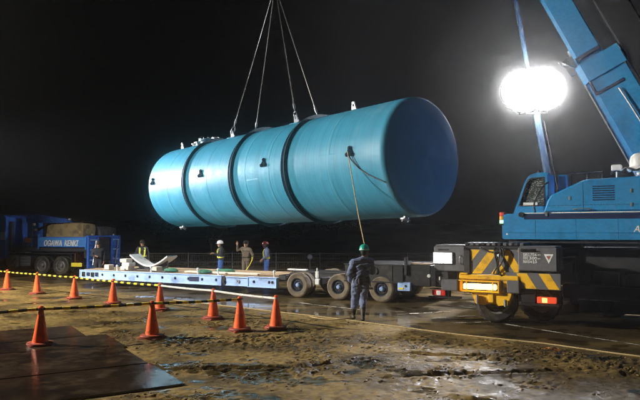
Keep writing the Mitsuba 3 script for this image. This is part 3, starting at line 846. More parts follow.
# upper body: near face at y = 0 of UM
body = cp('upper_body', [upright(Polygon([(1.27, 1.86), (1.30, 1.83), (5.6, 1.83), (5.6, 2.43), (1.40, 2.43), (1.27, 2.40)]), 0, 2.4)], 'crane_blue', up=True, smooth=False)
cp('skirt', box(1.40, 5.5, .1, 2.3, 1.74, 1.83), 'crane_dark', body, up=True)
cp('edge_trim', box(1.77, 5.6, -.022, .05, 2.425, 2.447, .004), 'white_paint', body, up=True)
cp('edge_trim', box(1.28, 5.6, -.012, .01, 1.985, 1.997, .003), 'crane_blue', body, up=True)
cp('navy_stripe', box(1.78, 5.6, -.004, .01, 2.29, 2.415, 0), 'crane_navy', body, up=True, smooth=False)
cp('lettering', text('A', .13, .004, 4.045, -.001, 2.005, True, slant=.25), 'white_paint', body, up=True, smooth=False)
cp('lettering', text('I', .13, .004, 4.19, -.001, 2.005, True, slant=.25), 'red_mark', body, up=True, smooth=False)
for x in (2.02, 2.9, 3.75):
    cp('panel_joint', box(x, x + .006, -.003, .01, 1.85, 2.285, 0), 'crane_navy', body, up=True, smooth=False)
cp('handle', [rope([(2.24, -.005, 2.44), (2.24, -.05, 2.45), (2.32, -.05, 2.45), (2.32, -.005, 2.44)], .012, 6, .02), box(2.25, 2.31, -.03, 0, 2.36, 2.44)], 'galvanised', body, up=True)
cp('socket', [lathe([[0, -.05], [.06, -.05], [.06, .02], [0, .02]], 16, 'y').apply_translation([1.72, 0, 2.405])], 'black', body, up=True)
cp('rivet_plate', box(1.36, 1.40, -.008, .01, 1.93, 1.97, .003), 'white_paint', body, up=True)

ho = [(2.18, 2.44), (2.27, 2.72), (2.36, 2.86), (3.02, 3.16), (3.14, 3.19), (5.5, 3.25), (5.5, 2.44)]
hs = []
for y, inset in ((.06, .05), (.10, .015), (.2, 0), (2.2, 0), (2.3, .03)):
    c_ = np.array(Polygon(ho).buffer(-inset, join_style=1).exterior.coords[:-1]) if inset else np.array(ho)
    hs += [[p[0], y, p[1]] for p in c_]
cp('engine_hood', trimesh.Trimesh(np.array(hs)).convex_hull, 'crane_blue', up=True, smooth=22)
cp('hood_seam', [box(3.05, 3.058, .056, .08, 2.47, 3.12, 0), box(2.30, 5.4, .056, .08, 2.60, 2.606, 0)], 'crane_navy', up=True, smooth=False)
co = [(1.47, 2.44), (1.55, 2.66), (1.74, 3.18), (1.80, 3.29), (1.89, 3.36), (2.02, 3.395), (2.20, 3.40), (2.26, 3.38), (2.26, 2.44)]
wn = [(1.605, 2.62), (1.78, 3.14), (1.835, 3.235), (1.90, 3.27), (2.19, 3.28), (2.19, 2.62)]
ck = cp('cab', [upright(Polygon(co).difference(Polygon(wn)), .28, .34), upright(Polygon(co), .40, 1.25)], 'crane_blue', up=True, smooth=35)
cp('window', upright(Polygon(wn), .335, .345), 'cab_screen', ck, up=True, smooth=False, label='wet speckled cab window')
cp('window_frame', upright(Polygon(wn).buffer(.012).difference(Polygon(wn).buffer(-.012)), .27, .30), 'crane_dark', ck, up=True)
cp('sill_panel', box(1.70, 2.03, .30, .335, 2.63, 2.70, .006), 'white_paint', ck, up=True)
cp('roof_lamp', [tube((2.02, .6, 3.39), (2.02, .6, 3.47), .05, .04, 14)], 'dark_steel', ck, up=True)
for i in range(7):
    cp('louvre', box(3.25, 3.70, .050, .075, 2.70 + .05 * i, 2.725 + .05 * i, .004), 'crane_navy', up=True)
for x, z in ((2.75, 2.72), (4.0, 2.85), (4.0, 2.55)):
    cp('latch', box(x, x + .05, .045, .07, z, z + .09, .008), 'galvanised', up=True)
cp('grab_rail', rope([(2.9, .06, 2.50), (2.9, -.02, 2.52), (3.15, -.02, 2.52), (3.15, .06, 2.50)], .011, 6, .03), 'galvanised', up=True)
cp('hanging_cable', rope([(2.30, .2, 3.15), (2.18, .16, 3.05), (2.05, .14, 2.85), (1.98, .14, 2.66), (2.0, .12, 2.5), (1.99, .08, 2.44)], .02, 8, .04), 'black', up=True)
sl = cp('signal_lamp', [box(1.21, 1.30, -.02, .08, 2.16, 2.20), box(1.22, 1.34, 0.06, .10, 2.16, 2.48)], 'crane_dark', up=True, label='red, yellow and green signal lamp stack at the corner of the upper body')
for nm_, z, mt, em in (('red_lens', 2.385, 'red_plastic', (.35, .03, .02)), ('yellow_lens', 2.295, 'amber_plastic', (.25, .14, .02)), ('green_lens', 2.205, 'green_canvas', (.9, 2.6, 1.1))):
    cp(nm_, lathe([[0, 0], [.048, 0], [.052, .01], [.052, .07], [.048, .08], [0, .08]], 20).apply_translation([1.255, .03, z]), mt, sl, up=True, emitter=lamp_mat(em))
cp('air_intake_box', [box(2.42, 2.62, .7, 1.0, 2.8, 3.36, .02), box(2.44, 2.60, .69, .71, 3.0, 3.3)], 'crane_blue', up=True)
cp('hand_rail', [tube((2.66, .9, 3.40), (3.4, .9, 3.42), .014, n=8)] + [tube((x, .9, 3.1), (x, .9, 3.42), .012, n=8) for x in (2.7, 3.05, 3.38)], 'dark_steel', up=True)
cp('work_light', [box(3.60, 3.82, .5, .68, 3.38, 3.52, .02), tube((3.71, .59, 3.2), (3.71, .59, 3.4), .02)], 'white_paint', up=True, label='small white box shaped work light on the hood')
cp('beacon_housing', [lathe([[0, 0], [.17, 0], [.19, .03], [.19, .16], [.16, .25], [.09, .31], [0, .33]], 28).apply_translation([4.16, .6, 3.44]), box(3.92, 4.4, .42, .8, 3.36, 3.45, .03), tube((4.16, .6, 3.2), (4.16, .6, 3.4), .06)], 'white_paint', up=True, label='white domed housing on the hood at the right edge')
cp('cable_bundle', [rope([(3.82, .45, 3.34), (3.95, .38, 3.42), (4.1, .36, 3.36), (4.3, .36, 3.44), (4.5, .4, 3.36)], .02, 7, .04), rope([(3.6, .42, 3.3), (3.75, .4, 3.36), (3.92, .4, 3.3), (4.05, .42, 3.38)], .016, 7, .04)], 'black', up=True)

# boom: a box section telescoping from its foot to the point above the hook
BF, BT = np.array([8.45, 14.1, 2.3]), np.array([-1.57, 21.1, 28.0])
BD = (BT - BF) / np.linalg.norm(BT - BF)
BH = np.cross(BD, [0, 0, 1])
BH /= np.linalg.norm(BH)                  # across the boom
BV = np.cross(BH, BD)                     # out of its upper side
BM = np.eye(4)
BM[:3, 0], BM[:3, 1], BM[:3, 2], BM[:3, 3] = BH, BD, BV, BF
BL = float(np.linalg.norm(BT - BF))


def boom_section(w, h, y0, y1):
    """hexagonal box section, rounded bottom corners"""
    o = Polygon([(-w / 2, -h * .36), (-w * .36, -h / 2), (w * .36, -h / 2), (w / 2, -h * .36), (w / 2, h * .5), (-w / 2, h * .5)])
    m = prism(o, y1 - y0)
    v = m.vertices
    return trimesh.Trimesh(np.c_[v[:, 0], y0 + v[:, 2], v[:, 1]], m.faces[:, ::-1], process=False)


bk = part('boom', boom_section(.74, .98, -1.2, 4.35), 'crane_blue', crane, smooth=False, M=BM, label='lower section of the blue telescopic boom')
part('collar', [boom_section(.84, 1.08, 3.9, 4.4)], 'crane_blue', bk, False, BM)
part('boom_section', boom_section(.60, .64, 4.35, 13.5).apply_translation([0, 0, -.14]), 'crane_blue', bk, False, BM)
part('boom_section', boom_section(.50, .52, 13.5, 20.5).apply_translation([0, 0, -.14]), 'crane_blue', bk, False, BM)
part('boom_section', boom_section(.40, .42, 20.5, BL - .2).apply_translation([0, 0, -.14]), 'crane_blue', bk, False, BM)
part('collar', boom_section(.68, .74, 13.2, 13.5).apply_translation([0, 0, -.14]), 'crane_blue', bk, False, BM)
part('collar', boom_section(.56, .60, 20.2, 20.5).apply_translation([0, 0, -.14]), 'crane_blue', bk, False, BM)
part('stowed_jib', [box(-.3, .3, 1.0, 11.5,   .56, 1.25, .04)], 'black', bk, False, BM)
for y_ in (1.6, 4.0):
    part('jib_clamp', box(-.32, .32, y_, y_ + .25, .3, .58, .02), 'black', bk, False, BM)
part('wear_pad_frame', [box(-.40, -.36, 3.5, 4.6, -.42, -.36), box(-.40, -.36, 3.5, 3.58, -.42, .3), box(-.40, -.36, 4.5, 4.6, -.42, .2)], 'crane_navy', bk, False, BM)
part('adjuster_bolt', [lathe([[0, 0], [.075, 0], [.075, .05], [.05, .09], [0, .10]], 18).apply_translation([-.05, 4.9, -.52 + 0.0]).apply_transform(np.diag([1, 1, 1, 1]))], 'white_paint', bk, 30, BM)
part('guide_bracket', [upright(Polygon([(-.16, 0), (.16, 0), (.12, .3), (-.12, .3)]), -.3, .1).apply_translation([0, 4.7, -.72]), rope([(-.2, 4.5, -.55), (-.25, 4.7, -.72), (0, 4.85, -.8), (.25, 4.7, -.72), (.2, 4.5, -.55)], .03, 8, .05)], 'galvanised', bk, 30, BM)
part('hydraulic_pipe', [tube((-.32, -1, -.52), (-.32, 3.9, -.52), .025, n=8), rope([(-.44, 0.5, .1), (-.45, 2.0, .14), (-.44, 3.4, .1)], .022, 8, .1)], 'galvanised', bk, 30, BM)
part('boom_head', [box(-.28, .28, BL - .35, BL + .25, -.42, .34), *[lathe([[.06, -.03], [.30, -.03], [.26, 0], [.30, .03], [.06, .03]], 28, 'x').apply_translation([x, BL + .1, -.42]) for x in (-.12, 0, .12)]], 'crane_dark', bk, 30, BM)
part('derrick_cylinder', [tube(at(CM, (4.9, 2.9, 2.3)), at(BM, (0, 2.0, -.55)) * .6 + at(CM, (4.9, 2.9, 2.3)) * .4, .15, n=24)], 'crane_dark', crane)
hk = thing('hook_block', 'crane hook block above the picture, carrying the four slings', 'hook')
part('block', box(-.26, .26, -.12, .12, .35, 1.05, .05), 'yellow_paint', hk, M=frame(HOOK, [1, 0, 0]))
part('hook', rope([HOOK + [0, 0, .4], HOOK + [0, 0, .1], HOOK + [.16, 0, -.05], HOOK + [.12, 0, -.3], HOOK + [-.06, 0, -.36], HOOK + [-.18, 0, -.2]], .05, 10, .04), 'dark_steel', hk)
solo('hoist_rope', [tube(HOOK + [x, 0, 1.0], at(BM, (0, BL + .2, -.5)) + [x, 0, 0], .013, n=8) for x in (-.15, -.05, .05, .15)], 'wire', 'hoist wires running from the boom head to the hook block above the tank', 'rope')

# ------------------------------------------------------------------ light mast with two balloon lamps
mast = thing('light_mast', 'tall leaning steel light mast behind the crane that carries the dazzling white lamps', 'light mast')
mb, mt_ = np.array([9.61, 24.2, 0.0]), np.array([7.60, 24.2, 12.2])
md = (mt_ - mb) / np.linalg.norm(mt_ - mb)
part('pole', tube(mb + md * .1, mb + md * 7.2, .14, n=20), 'mast_paint', mast)
part('pole', tube(mb + md * 7.1, mb + md * 12.2, .085, n=16), 'mast_paint', mast)
part('cable', rope([mb + md * 1.5 + [.2, -.1, 0], mb + md * 4 + [.24, -.1, 0], mb + md * 6.4 + [.2, -.12, 0]], .018, 7, .3), 'black', mast)
part('base', [box(8.9, 10.3, 23.6, 24.8, 0.0, .16), box(9.35, 9.9, 23.9, 24.5, .16, .7)], 'dark_steel', mast)
for a in (0.6, 2.5, 4.6):
    part('outrigger', [tube(mb + [0, 0, .5], mb + [1.7 * math.cos(a), 1.7 * math.sin(a), .05], .045)], 'dark_steel', mast)
LZ = 7.53
part('lamp_arm', tube((7.75, 24.1, LZ - .1), (8.9, 24.1, LZ - .1), .05), 'dark_steel', mast)
part('lamp_arm', tube((7.8, 24.1, LZ - .90), (8.9, 24.1, LZ - .86), .035), 'dark_steel', mast)
mat('lamp_cloth', (0.9, 0.9, 0.9), 0.8)
for i, (x, z, nm_) in enumerate(((7.93, LZ - .02, 'left'), (8.74, LZ + .06, 'right'))):
    lk = thing('balloon_lamp', f'dazzling white round lamp on the leaning mast, the {nm_} one of the two', 'lamp', 'lamps on the mast')
    a = np.linspace(-math.pi / 2, math.pi / 2, 19)
    part('envelope', lathe([[.82 * math.cos(t), .80 * math.sin(t)] for t in a], 36).apply_translation([x, 23.95, z]), 'lamp_cloth', lk, True, emitter=lamp_mat((GLOBE, GLOBE * 1.0, GLOBE * 1.05)))
    part('reflector', lathe([[.845 * math.cos(t), .845 * math.sin(t)] for t in np.linspace(0.0, math.pi / 2, 14)] + [[0, .865]] + [[.865 * math.cos(t), .865 * math.sin(t)] for t in np.linspace(math.pi / 2, 0, 14)], 36, 'y').apply_translation([x, 23.97, z]), 'dark_steel', lk, 40)
    part('cap', lathe([[0, -.87], [.13, -.87], [.16, -.80], [.16, -.74], [0, -.74]], 24).apply_translation([x, 23.95, z]), 'dark_steel', lk)
    part('cap', lathe([[0, .76], [.12, .76], [.1, .84], [0, .86]], 24).apply_translation([x, 23.95, z]), 'dark_steel', lk)

# floodlight towers that stand left of the picture
for p, aim, nm_ in ((TOWER_FAR, AIM_FAR, 'rear floodlight tower left of the yard, aimed at the tank'), (TOWER_NEAR, AIM_NEAR, 'front floodlight tower left of the yard, aimed at the ground by the cones')):
    tk = thing('floodlight_tower', nm_, 'floodlight')
    d = (aim - p) / np.linalg.norm(aim - p)
    part('mast', [tube((p[0], p[1], .3), (p[0], p[1], 3.6), .06), tube((p[0], p[1], 3.4), p - [0, 0, .1], .04)], 'galvanised', tk)
    part('trailer_base', [box(p[0] - .5, p[0] + .5, p[1] - .7, p[1] + .7, .25, 1.1, .05)], 'yellow_paint', tk)
    for a in (0.8, 2.36, 3.93, 5.5):
        part('outrigger', tube((p[0], p[1], .5), (p[0] + 1.3 * math.cos(a), p[1] + 1.3 * math.sin(a), .02), .035), 'galvanised', tk)
    FM = frame(p - d * .32, np.cross([0, 0, 1], d), np.cross(d, np.cross([0, 0, 1], d)))
    for x in (-.42, .42):
        hk_ = part('lamp_head', [box(x - .34, x + .34, -.16, .10, -.25, .25, .02)], 'dark_steel', tk, M=FM @ np.diag([1, -1, 1, 1]) if 0 else FM)
        s_ = 1 if FM[:3, 1] @ d > 0 else -1
        part('lens', box(x - .30, x + .30, s_ * .104, s_ * .112, -.21, .21, 0), 'lamp_glass', hk_, False, M=FM)

# ------------------------------------------------------------------ low-bed trailer
RM = frame([-1.41, 19.4, 0], [.878, -.479, 0])      # +x to its tail (right), +y across to its far side
trl = thing('lowbed_trailer', 'long low pale blue trailer with a row of round holes along its side beam', 'trailer')


def tp(name, mesh, m, parent=None, smooth=30, label=None):
    return part(name, mesh, m, parent or trl, smooth, RM, label)


def girder(x0, x1, holes, z0=.25, z1=.575):
    web = sbox(x0, z0 + .02, x1, z1 - .02)
    for h in holes:
        web = web.difference(Point(h, (z0 + z1) / 2 + .01).buffer(.048))
    return [upright(web, .0, .03), box(x0, x1, -.035, .14, z0, z0 + .022, .004), box(x0, x1, -.035, .14, z1 - .022, z1, .004)]


for nm_, y in (('near', 0.0), ('far', 2.46)):
    for x0, x1, hs_ in ((-8.75, -2.05, np.arange(-7.55, -2.2, .585)), (-1.02, .08, [-.78, -.2, -.08])):
        g = tp('side_beam', [m.apply_translation([0, y, 0]) for m in girder(x0, x1, hs_)], 'trailer_blue', smooth=False)
        tp('end_plate', [box(x, x + .03, y - .03, y + .13, .255, .57, .004) for x in (x0, x1 - .03)], 'trailer_blue', g)
        if y == 0:
            for h in hs_:
                tp('hole_ring', lathe([[.05, -.008], [.064, -.008], [.064, .004], [.05, .004]], 20, 'y').apply_translation([h, 0, .4225]), 'trailer_blue', g)
    g = tp('middle_beam', [box(-1.92, -1.02, y + .05, y + .10, .27, .54, .006), box(-1.92, -1.02, y + .0, y + .14, .26, .285, .004), box(-1.92, -1.02, y + .0, y + .14, .525, .55, .004)], 'trailer_blue', smooth=False)
    tp('eye_plate', lathe([[.02, -.02], [.055, -.02], [.055, .03], [.02, .03]], 18, 'y').apply_translation([-1.42, y + .03, .41]), 'galvanised', g)
tp('coupling', [box(-2.05, -1.92, .02, .3, .24, .56, .02), tube((-1.985, -.03, .40), (-1.985, .3, .40), .05)], 'dark_steel')
for i, x in enumerate((-8.6, -8.35, -8.12, -7.9)):
    tp('hydraulic_valve', [box(x, x + .14, -.05, .0, .33 + .03 * (i % 2), .50, .01), tube((x + .07, -.05, .41), (x + .07, -.08, .41), .03)], 'crane_navy' if i % 2 else 'dark_steel')
tp('number_plate', box(-3.42, -3.0, -.012, .0, .345, .50, .004), 'crane_navy')
for x in np.arange(-8.4, 0, 1.05):
    tp('cross_member', box(x, x + .09, .14, 2.46, .3, .50), 'dark_steel')
for i in range(9):
    y0 = .16 + .255 * i
    tp('deck_plank', box(-8.72, .06, y0, y0 + .24, .52, .585 + .008 * (i % 3), .008), 'timber')
tp('front_frame', [box(-8.98, -8.75, .25, 2.4, .28, .52, .03)], 'dark_steel')
for x in (-6.86, -5.2, -3.1, -2.25, -.05):
    k = tp('stake', [tube((x, .05, .57), (x, .05, .74), .022, n=8), lathe([[0, 0], [.04, 0], [.045, .05], [.02, .075], [0, .075]], 12).apply_translation([x, .05, .73])], 'white_paint')
# bogie
tp('bogie_frame', [box(.08, 5.0, .75, 1.85, .46, .70, .02), box(.08, .35, .1, 2.5, .5, .66), box(1.40, 1.62, .1, 2.5, .42, .62), box(2.78, 3.0, .1, 2.5, .42, .6), box(.1, 2.5, 1.0, 1.6, .70, .76)], 'dark_steel')
tp('bogie_bracket', [box(1.42, 1.56, .02, .10, .42, .60, .01), box(1.44, 1.54, .0, .05, .62, .82, .01), tube((1.49, .03, .74), (1.49, .03, .92), .02)], 'white_paint')
for q_ in [lathe([[0, 0], [.09, 0], [.1, .05], [.1, .16], [.06, .2], [0, .2]], 18, 'y').apply_translation([x, .5, .5]) for x in (.25, 1.78, 3.05)]:
    tp('brake_pot', q_, 'dark_steel')
for x in (.81, 2.21, 3.58):
    for y in (.12, .42, 2.18, 2.48):
        M = RM @ trimesh.transformations.translation_matrix([x, y, .383])
        if y > 1:
            M = M @ trimesh.transformations.rotation_matrix(math.pi, [0, 0, 1])
        wheel(trl, M, .383, .24, 'tyre_muddy', rim='rim_dark', hub='rim_blue')
    tp('axle', tube((x, .2, .383), (x, 2.4, .383), .06), 'dark_steel')
# raised tail over the rear axle
tf = tp('tail_frame', [box(2.44, 4.25, .0, 2.6, .57, 1.07, .02), box(4.25, 5.02, .06, 2.54, .50, 1.09, .02)], 'dark_steel')
tp('rim_flange', [box(2.42, 4.25, -.02, .10, 1.05, 1.085, .006), box(2.42, 4.25, -.02, .06, .565, .60, .006)], 'dark_steel', tf)
for x in (2.9, 3.9):
    tp('stiffener', box(x, x + .03, -.018, .02, .60, 1.05, .004), 'dark_steel', tf)
tp('socket_ring', lathe([[.055, -.04], [.10, -.04], [.10, .01], [.055, .01]], 22, 'y').apply_translation([3.39, 0, .89]), 'black', tf)
tp('socket_hole', lathe([[0, -.02], [.056, -.02], [.056, .0], [0, .0]], 22, 'y').apply_translation([3.39, 0, .89]), 'black', tf)
tp('side_marker', lathe([[0, -.03], [.045, -.03], [.05, .0], [0, .0]], 16, 'y').apply_translation([2.62, 0, .95]), 'white_paint', tf)
tp('side_marker', lathe([[0, -.03], [.045, -.03], [.05, .0], [0, .0]], 16, 'y').apply_translation([4.98, .04, .80]), 'white_paint', tf)
tp('stake', [box(4.29, 4.37, -.03, .05, .8, 1.30, .012)], 'black', tf)
tp('timber_block', [box(4.42, 4.62, .1, .5, 1.09, 1.14), box(4.7, 4.95, .1, .6, 1.09, 1.13)], 'timber', tf)
k = tp('lamp_box', [box(4.08, 4.46, -.02, .1, .36, .60, .012)], 'trailer_blue', label='pale blue box with a lamp below the dark tail of the trailer')
tp('lamp_lens', box(4.12, 4.26, -.035, -.02, .40, .45, .005), 'bar_yellow', k)
tp('grommet', lathe([[0, -.015], [.035, -.015], [.035, .01], [0, .01]], 14, 'y').apply_translation([4.33, -.02, .5]), 'black', k)

# what lies on the trailer
sx = np.linspace(-.92, .90, 40)
sz = .80 + .39 * (np.abs(sx) / .92) ** 1.7
nx_ = np.gradient(sz, sx)
top = np.c_[sx, sz]
bot = np.c_[sx, sz] - .055 * np.c_[-nx_, np.ones_like(nx_)] / np.hypot(1, nx_)[:, None]
sad = Polygon(np.vstack([top, bot[::-1]]))
sk = thing('tank_saddle', 'white curved saddle standing on the trailer deck, sagging in the middle', 'saddle')
M = shift(RM, (-6.02, .75, -.03))
part('cradle_plate', upright(sad, 0, .55), 'white_paint', sk, 20, M)
part('web', upright(Polygon(np.vstack([bot[4:-4:3], [[.7, .66], [-.7, .66]]])).buffer(0), .25, .30), 'dark_steel', sk, False, M)
part('foot', [box(-.9, .9, .05, .5, .61, .66)], 'dark_steel', sk, 30, M)
for i, (x0, x1, z0, z1, m_, nm_) in enumerate(((-7.02, -6.62, .59, .74, 'pale_timber', 'lowest pale timber block under the left end of the white saddle'), (-6.95, -6.58, .745, .87, 'white_paint', 'white block in the middle of the stack at the left end of the saddle'),
                                               (-7.05, -6.72, .875, 1.01, 'pale_timber', 'top pale timber block of the stack at the left end of the saddle'))):
    solo('timber_block', box(x0, x1, .35, .68, z0, z1, .012), m_, nm_, 'block', 'blocks under the saddle', M=RM)
solo('timber_block', box(-5.42, -5.18, .3, .6, .595, .76, .012), 'pale_timber', 'pale timber block on the deck under the right end of the white saddle', 'block', M=RM)
solo('timber_block', box(-7.75, -7.5, .25, .5, .595, .78, .012), 'pale_timber', 'pale brown timber block on the deck just left of the saddle stack', 'block', M=RM)
solo('long_board', box(-3.9, -.85, .30, .55, .60, .66, .01), 'pale_timber', 'long pale board lying on the deck behind the middle of the side beam', 'board', M=RM)
solo('long_board', box(-.95, .9, .35, .62, .60, .655, .01), 'timber', 'short brown board on the deck left of the first trailer wheel', 'board', M=RM)
solo('white_beam', box(.15, .85, .5, .62, .79, .84, .01), 'white_paint', 'short white beam lying across above the first trailer wheel', 'beam', M=RM)
for i, (x, y, w_) in enumerate(((-4.55, .35, .30), (-3.0, .28, .28), (-2.6, .9, .42))):
    g = trimesh.creation.icosphere(subdivisions=3)
    g.vertices *= (1 + .35 * (meshkit.fbm(g.vertices * 2.2 + 9 * i, 3, i) - .5))[:, None] * [w_, .17, .075]
    g.apply_translation([x, y, .66])
    solo('green_sling_bundle', g, 'green_canvas', ('green lifting strap bundle at the left of the trailer deck, right of the saddle', 'small green strap bundle beside the number plate of the trailer', 'flat green strap bundle at the back of the deck')[i], 'strap bundle', 'green strap bundles on the deck', smooth=True, M=RM)
solo('deck_chain', rope([RM[:3, :3] @ np.array(q) + RM[:3, 3] for q in ((-6.7, .3, .61), (-6.2, .22, .60), (-5.6, .3, .61), (-4.9, .2, .6), (-4.4, .25, .61))], .02, 6, .04), 'dark_steel', 'slack dark chain lying on the deck in front of the white saddle', 'chain')

# ------------------------------------------------------------------ blue truck behind the trailer
KM = frame([-10.6, 28.2, 0], [.956, -.292, 0])       # +x to its tail, +y across to its far side
trk = thing('blue_truck', 'blue flatbed truck with white lettering on its side board, at the left', 'truck')


def kp(name, mesh, m, parent=None, smooth=30, label=None, **k):
    return part(name, mesh, m, parent or trk, smooth, KM, label, **k)


kp('chassis', [box(-7.6, -.1, .65, .85, .72, 1.0), box(-7.6, -.1, 1.6, 1.8, .72, 1.0), box(-4.2, 0, .1, 2.4, 1.10, 1.28), box(-.2, -.05, .1, 2.4, .8, 1.1)], 'crane_dark')
sd = kp('side_board', [box(-2.62, -.02, -.02, .04, 1.31, 1.77, .01), box(-2.66, -2.60, -.035, .06, 1.2, 1.9, .01), box(-.06, .0, -.035, .06, 1.2, 1.80, .01)], 'board_blue', label='pale blue side board with white lettering')
for wd_, x_, w_ in (('OGAWA', -2.35, 1.02), ('KENKI', -1.20, .78)):
    kp('lettering', [text(wd_, .25, .006 + .001 * i, x_ + .016 * i, -.021, 1.365, True, slant=.22, width=w_) for i in range(2)], 'white_paint', sd, smooth=False)
kp('edge_rail', [box(-2.62, -.02, -.04, .05, 1.74, 1.775, .006), box(-2.62, -.02, -.035, .05, 1.305, 1.335, .006)], 'truck_blue', sd)
kp('side_board', [box(-2.62, -.02, 2.40, 2.46, 1.31, 1.77, .01)], 'truck_blue')
# tail: two upright blue ramp frames with a dark gap between them
for nm_, y0, y1 in (('left', .02, .78), ('right', 1.72, 2.44)):
    rp = kp('ramp', [box(.0, .10, y0, y0 + .12, .34, 1.78, .015), box(.0, .10, y1 - .12, y1, .34, 1.78, .015), box(.0, .05, y0 + .12, y1 - .12, .34, 1.78, .01)], 'truck_blue', label=f'{nm_} blue ramp folded upright at the tail of the truck')
    for i in range(6):
        kp('rung', box(.05, .11, y0 + .12, y1 - .12, .45 + .23 * i, .52 + .23 * i, .01), 'trailer_blue' if i % 2 else 'truck_blue', rp)
    kp('ram', tube((.14, (y0 + y1) / 2 - .1, .5), (.14, (y0 + y1) / 2 + .12, 1.6), .035, n=10), 'galvanised', rp)
kp('tail_board', box(-.06, -.01, .78, 1.72, .7, 1.75, .01), 'crane_dark')
kp('top_rail', [box(-.02, .08, .0, 2.46, 1.76, 1.84, .015)], 'truck_blue')
for y in (.35, 1.95):
    kp('tail_rail_lamp', lathe([[0, 0], [.04, 0], [.04, .06], [0, .08]], 12).apply_translation([.04, y, 1.84]), 'galvanised')
for x in (-2.44, -1.39):
    for y in (.14, .44, 2.06, 2.36):
        M = KM @ trimesh.transformations.translation_matrix([x, y, .45])
        if y > 1:
            M = M @ trimesh.transformations.rotation_matrix(math.pi, [0, 0, 1])
        wheel(trk, M, .45, .25)
    kp('axle', tube((x, .2, .45), (x, 2.3, .45), .06), 'crane_dark')
for x in (-6.4,):
    for y in (.14, 2.36):
        M = KM @ trimesh.transformations.translation_matrix([x, y, .45])
        if y > 1:
            M = M @ trimesh.transformations.rotation_matrix(math.pi, [0, 0, 1])
        wheel(trk, M, .45, .25)
kp('mudguard', [box(-3.0, -.85, .02, .60, .98, 1.02), box(-.86, -.82, .03, .6, .38, 1.0)], 'crane_dark')
k = kp('mudflap', box(-.62, -.58, .0, .62, .42, 1.05, .01), 'cone_base', label='reddish brown mudflap behind the rear wheels')
kp('reflector_plate', [box(-.78, -.20, -.03, -.01, .42, .60, .01)], 'bar_yellow', label='yellow rear reflector plate low at the tail')
kp('battery_box', box(-3.72, -3.12, .05, .6, .40, .88, .02), 'crane_grey')
kp('battery_box', box(-4.36, -3.82, .05, .6, .36, .92, .02), 'rim_grey')
for i in range(3):
    kp('box_rib', box(-3.72, -3.12, .035, .06, .50 + .14 * i, .53 + .14 * i, .004), 'rim_grey')
kp('guard_rail', [box(-4.4, -3.1, .02, .05, 1.02, 1.07)], 'galvanised')
# loader crane behind the cab
lc = kp('loader_column', [box(-3.95, -3.45, .5, 1.2, 1.0, 1.75, .04), box(-3.88, -3.52, .62, 1.05, 1.75, 2.7, .04)], 'truck_blue')
m = upright(Polygon([(-3.95, 2.46), (-3.95, 2.80), (-3.5, 2.84), (-1.62, 2.60), (-1.55, 2.46), (-1.9, 2.42)]), .62, 1.0)
kp('loader_boom', m, 'truck_blue', lc, False)
kp('boom_cylinder', tube((-3.4, .8, 2.1), (-2.6, .8, 2.44), .06), 'dark_steel', lc)
kp('lamp', [box(-3.42, -3.3, .45, .55, 2.3, 2.42), ], 'bar_pale', lc)
kp('lamp', [box(-3.30, -3.18, .45, .55, 2.06, 2.16), ], 'bar_pale', lc)
kp('boom_tip_lamp', box(-1.58, -1.5, .7, .85, 2.56, 2.64), 'bar_pale', lc)
kp('control_panel', box(-3.84, -3.5, .46, .50, 1.50, 1.72, .01), 'amber_plastic', lc, label='orange control plate on the loader crane')
for q_ in [tube((x, .45, 1.3), (x, .38, 1.48), .012, n=6) for x in (-3.9, -3.8, -3.7, -3.6, -3.5)]:
    kp('lever_bank', q_, 'galvanised', lc)
# cab, mostly outside the picture
cabo = Polygon([(-7.7, .55), (-7.75, 1.5), (-7.45, 2.72), (-7.2, 2.82), (-4.75, 2.82), (-4.55, 2.70), (-4.55, .75), (-5.6, .75), (-5.75, 1.05), (-6.4, 1.12), (-7.0, 1.0), (-7.15, .55)])
cw = Polygon([(-7.45, 1.6), (-7.22, 2.5), (-6.1, 2.5), (-6.1, 1.6)])
ck = kp('cab', [upright(cabo.difference(cw.buffer(.02)), .0, .06), upright(cabo, .06, 2.40), upright(cabo.difference(cw.buffer(.02)), 2.40, 2.46)], 'truck_blue', smooth=35)
kp('side_window', upright(cw, .03, .04), 'glass_dark', ck, False)
kp('door', [box(-6.06, -6.045, -.004, .01, .9, 2.55, 0), box(-7.35, -7.335, -.004, .01, .9, 1.6, 0)], 'crane_navy', ck)
kp('mirror', [box(-7.75, -7.6, -.3, -.12, 1.7, 2.2, .03), tube((-7.4, 0, 2.3), (-7.68, -.2, 2.1), .014)], 'black', ck)
kp('side_band', box(-5.5, -4.56, -.01, .01, 1.62, 2.0, .004), 'trailer_blue', ck, label='pale blue band on the rear of the cab')
kp('windscreen', upright(Polygon([(-7.76, 1.55), (-7.50, 2.60), (-7.47, 2.60), (-7.72, 1.55)]), .15, 2.3), 'glass_dark', ck, False)
for q_ in [box(-7.78, -7.68, .15, .5, .8, 1.0, .02), box(-7.78, -7.68, 1.95, 2.3, .8, 1.0, .02)]:
    kp('head_light', q_, 'galvanised', ck)
kp('exhaust_stack', [tube((-4.42, .25, .9), (-4.42, .25, 2.5), .09, n=16)], 'crane_dark')


def bale(w, d, h, seed, sag=.12):
    m = trimesh.creation.box(extents=(w, d, h))
    for _ in range(5):
        m = m.subdivide()
    v = m.vertices
    r = np.abs(v / [w / 2, d / 2, h / 2])
    v = v * (1 - .10 * (r ** 4).sum(1, keepdims=True) / 3)
    v = v + (meshkit.fbm(v * 1.9 + seed, 4, seed) - .5)[:, None] * sag * np.sign(v) * [.8, .8, 1.2]
    m.vertices = v + [0, 0, h / 2]
    return m


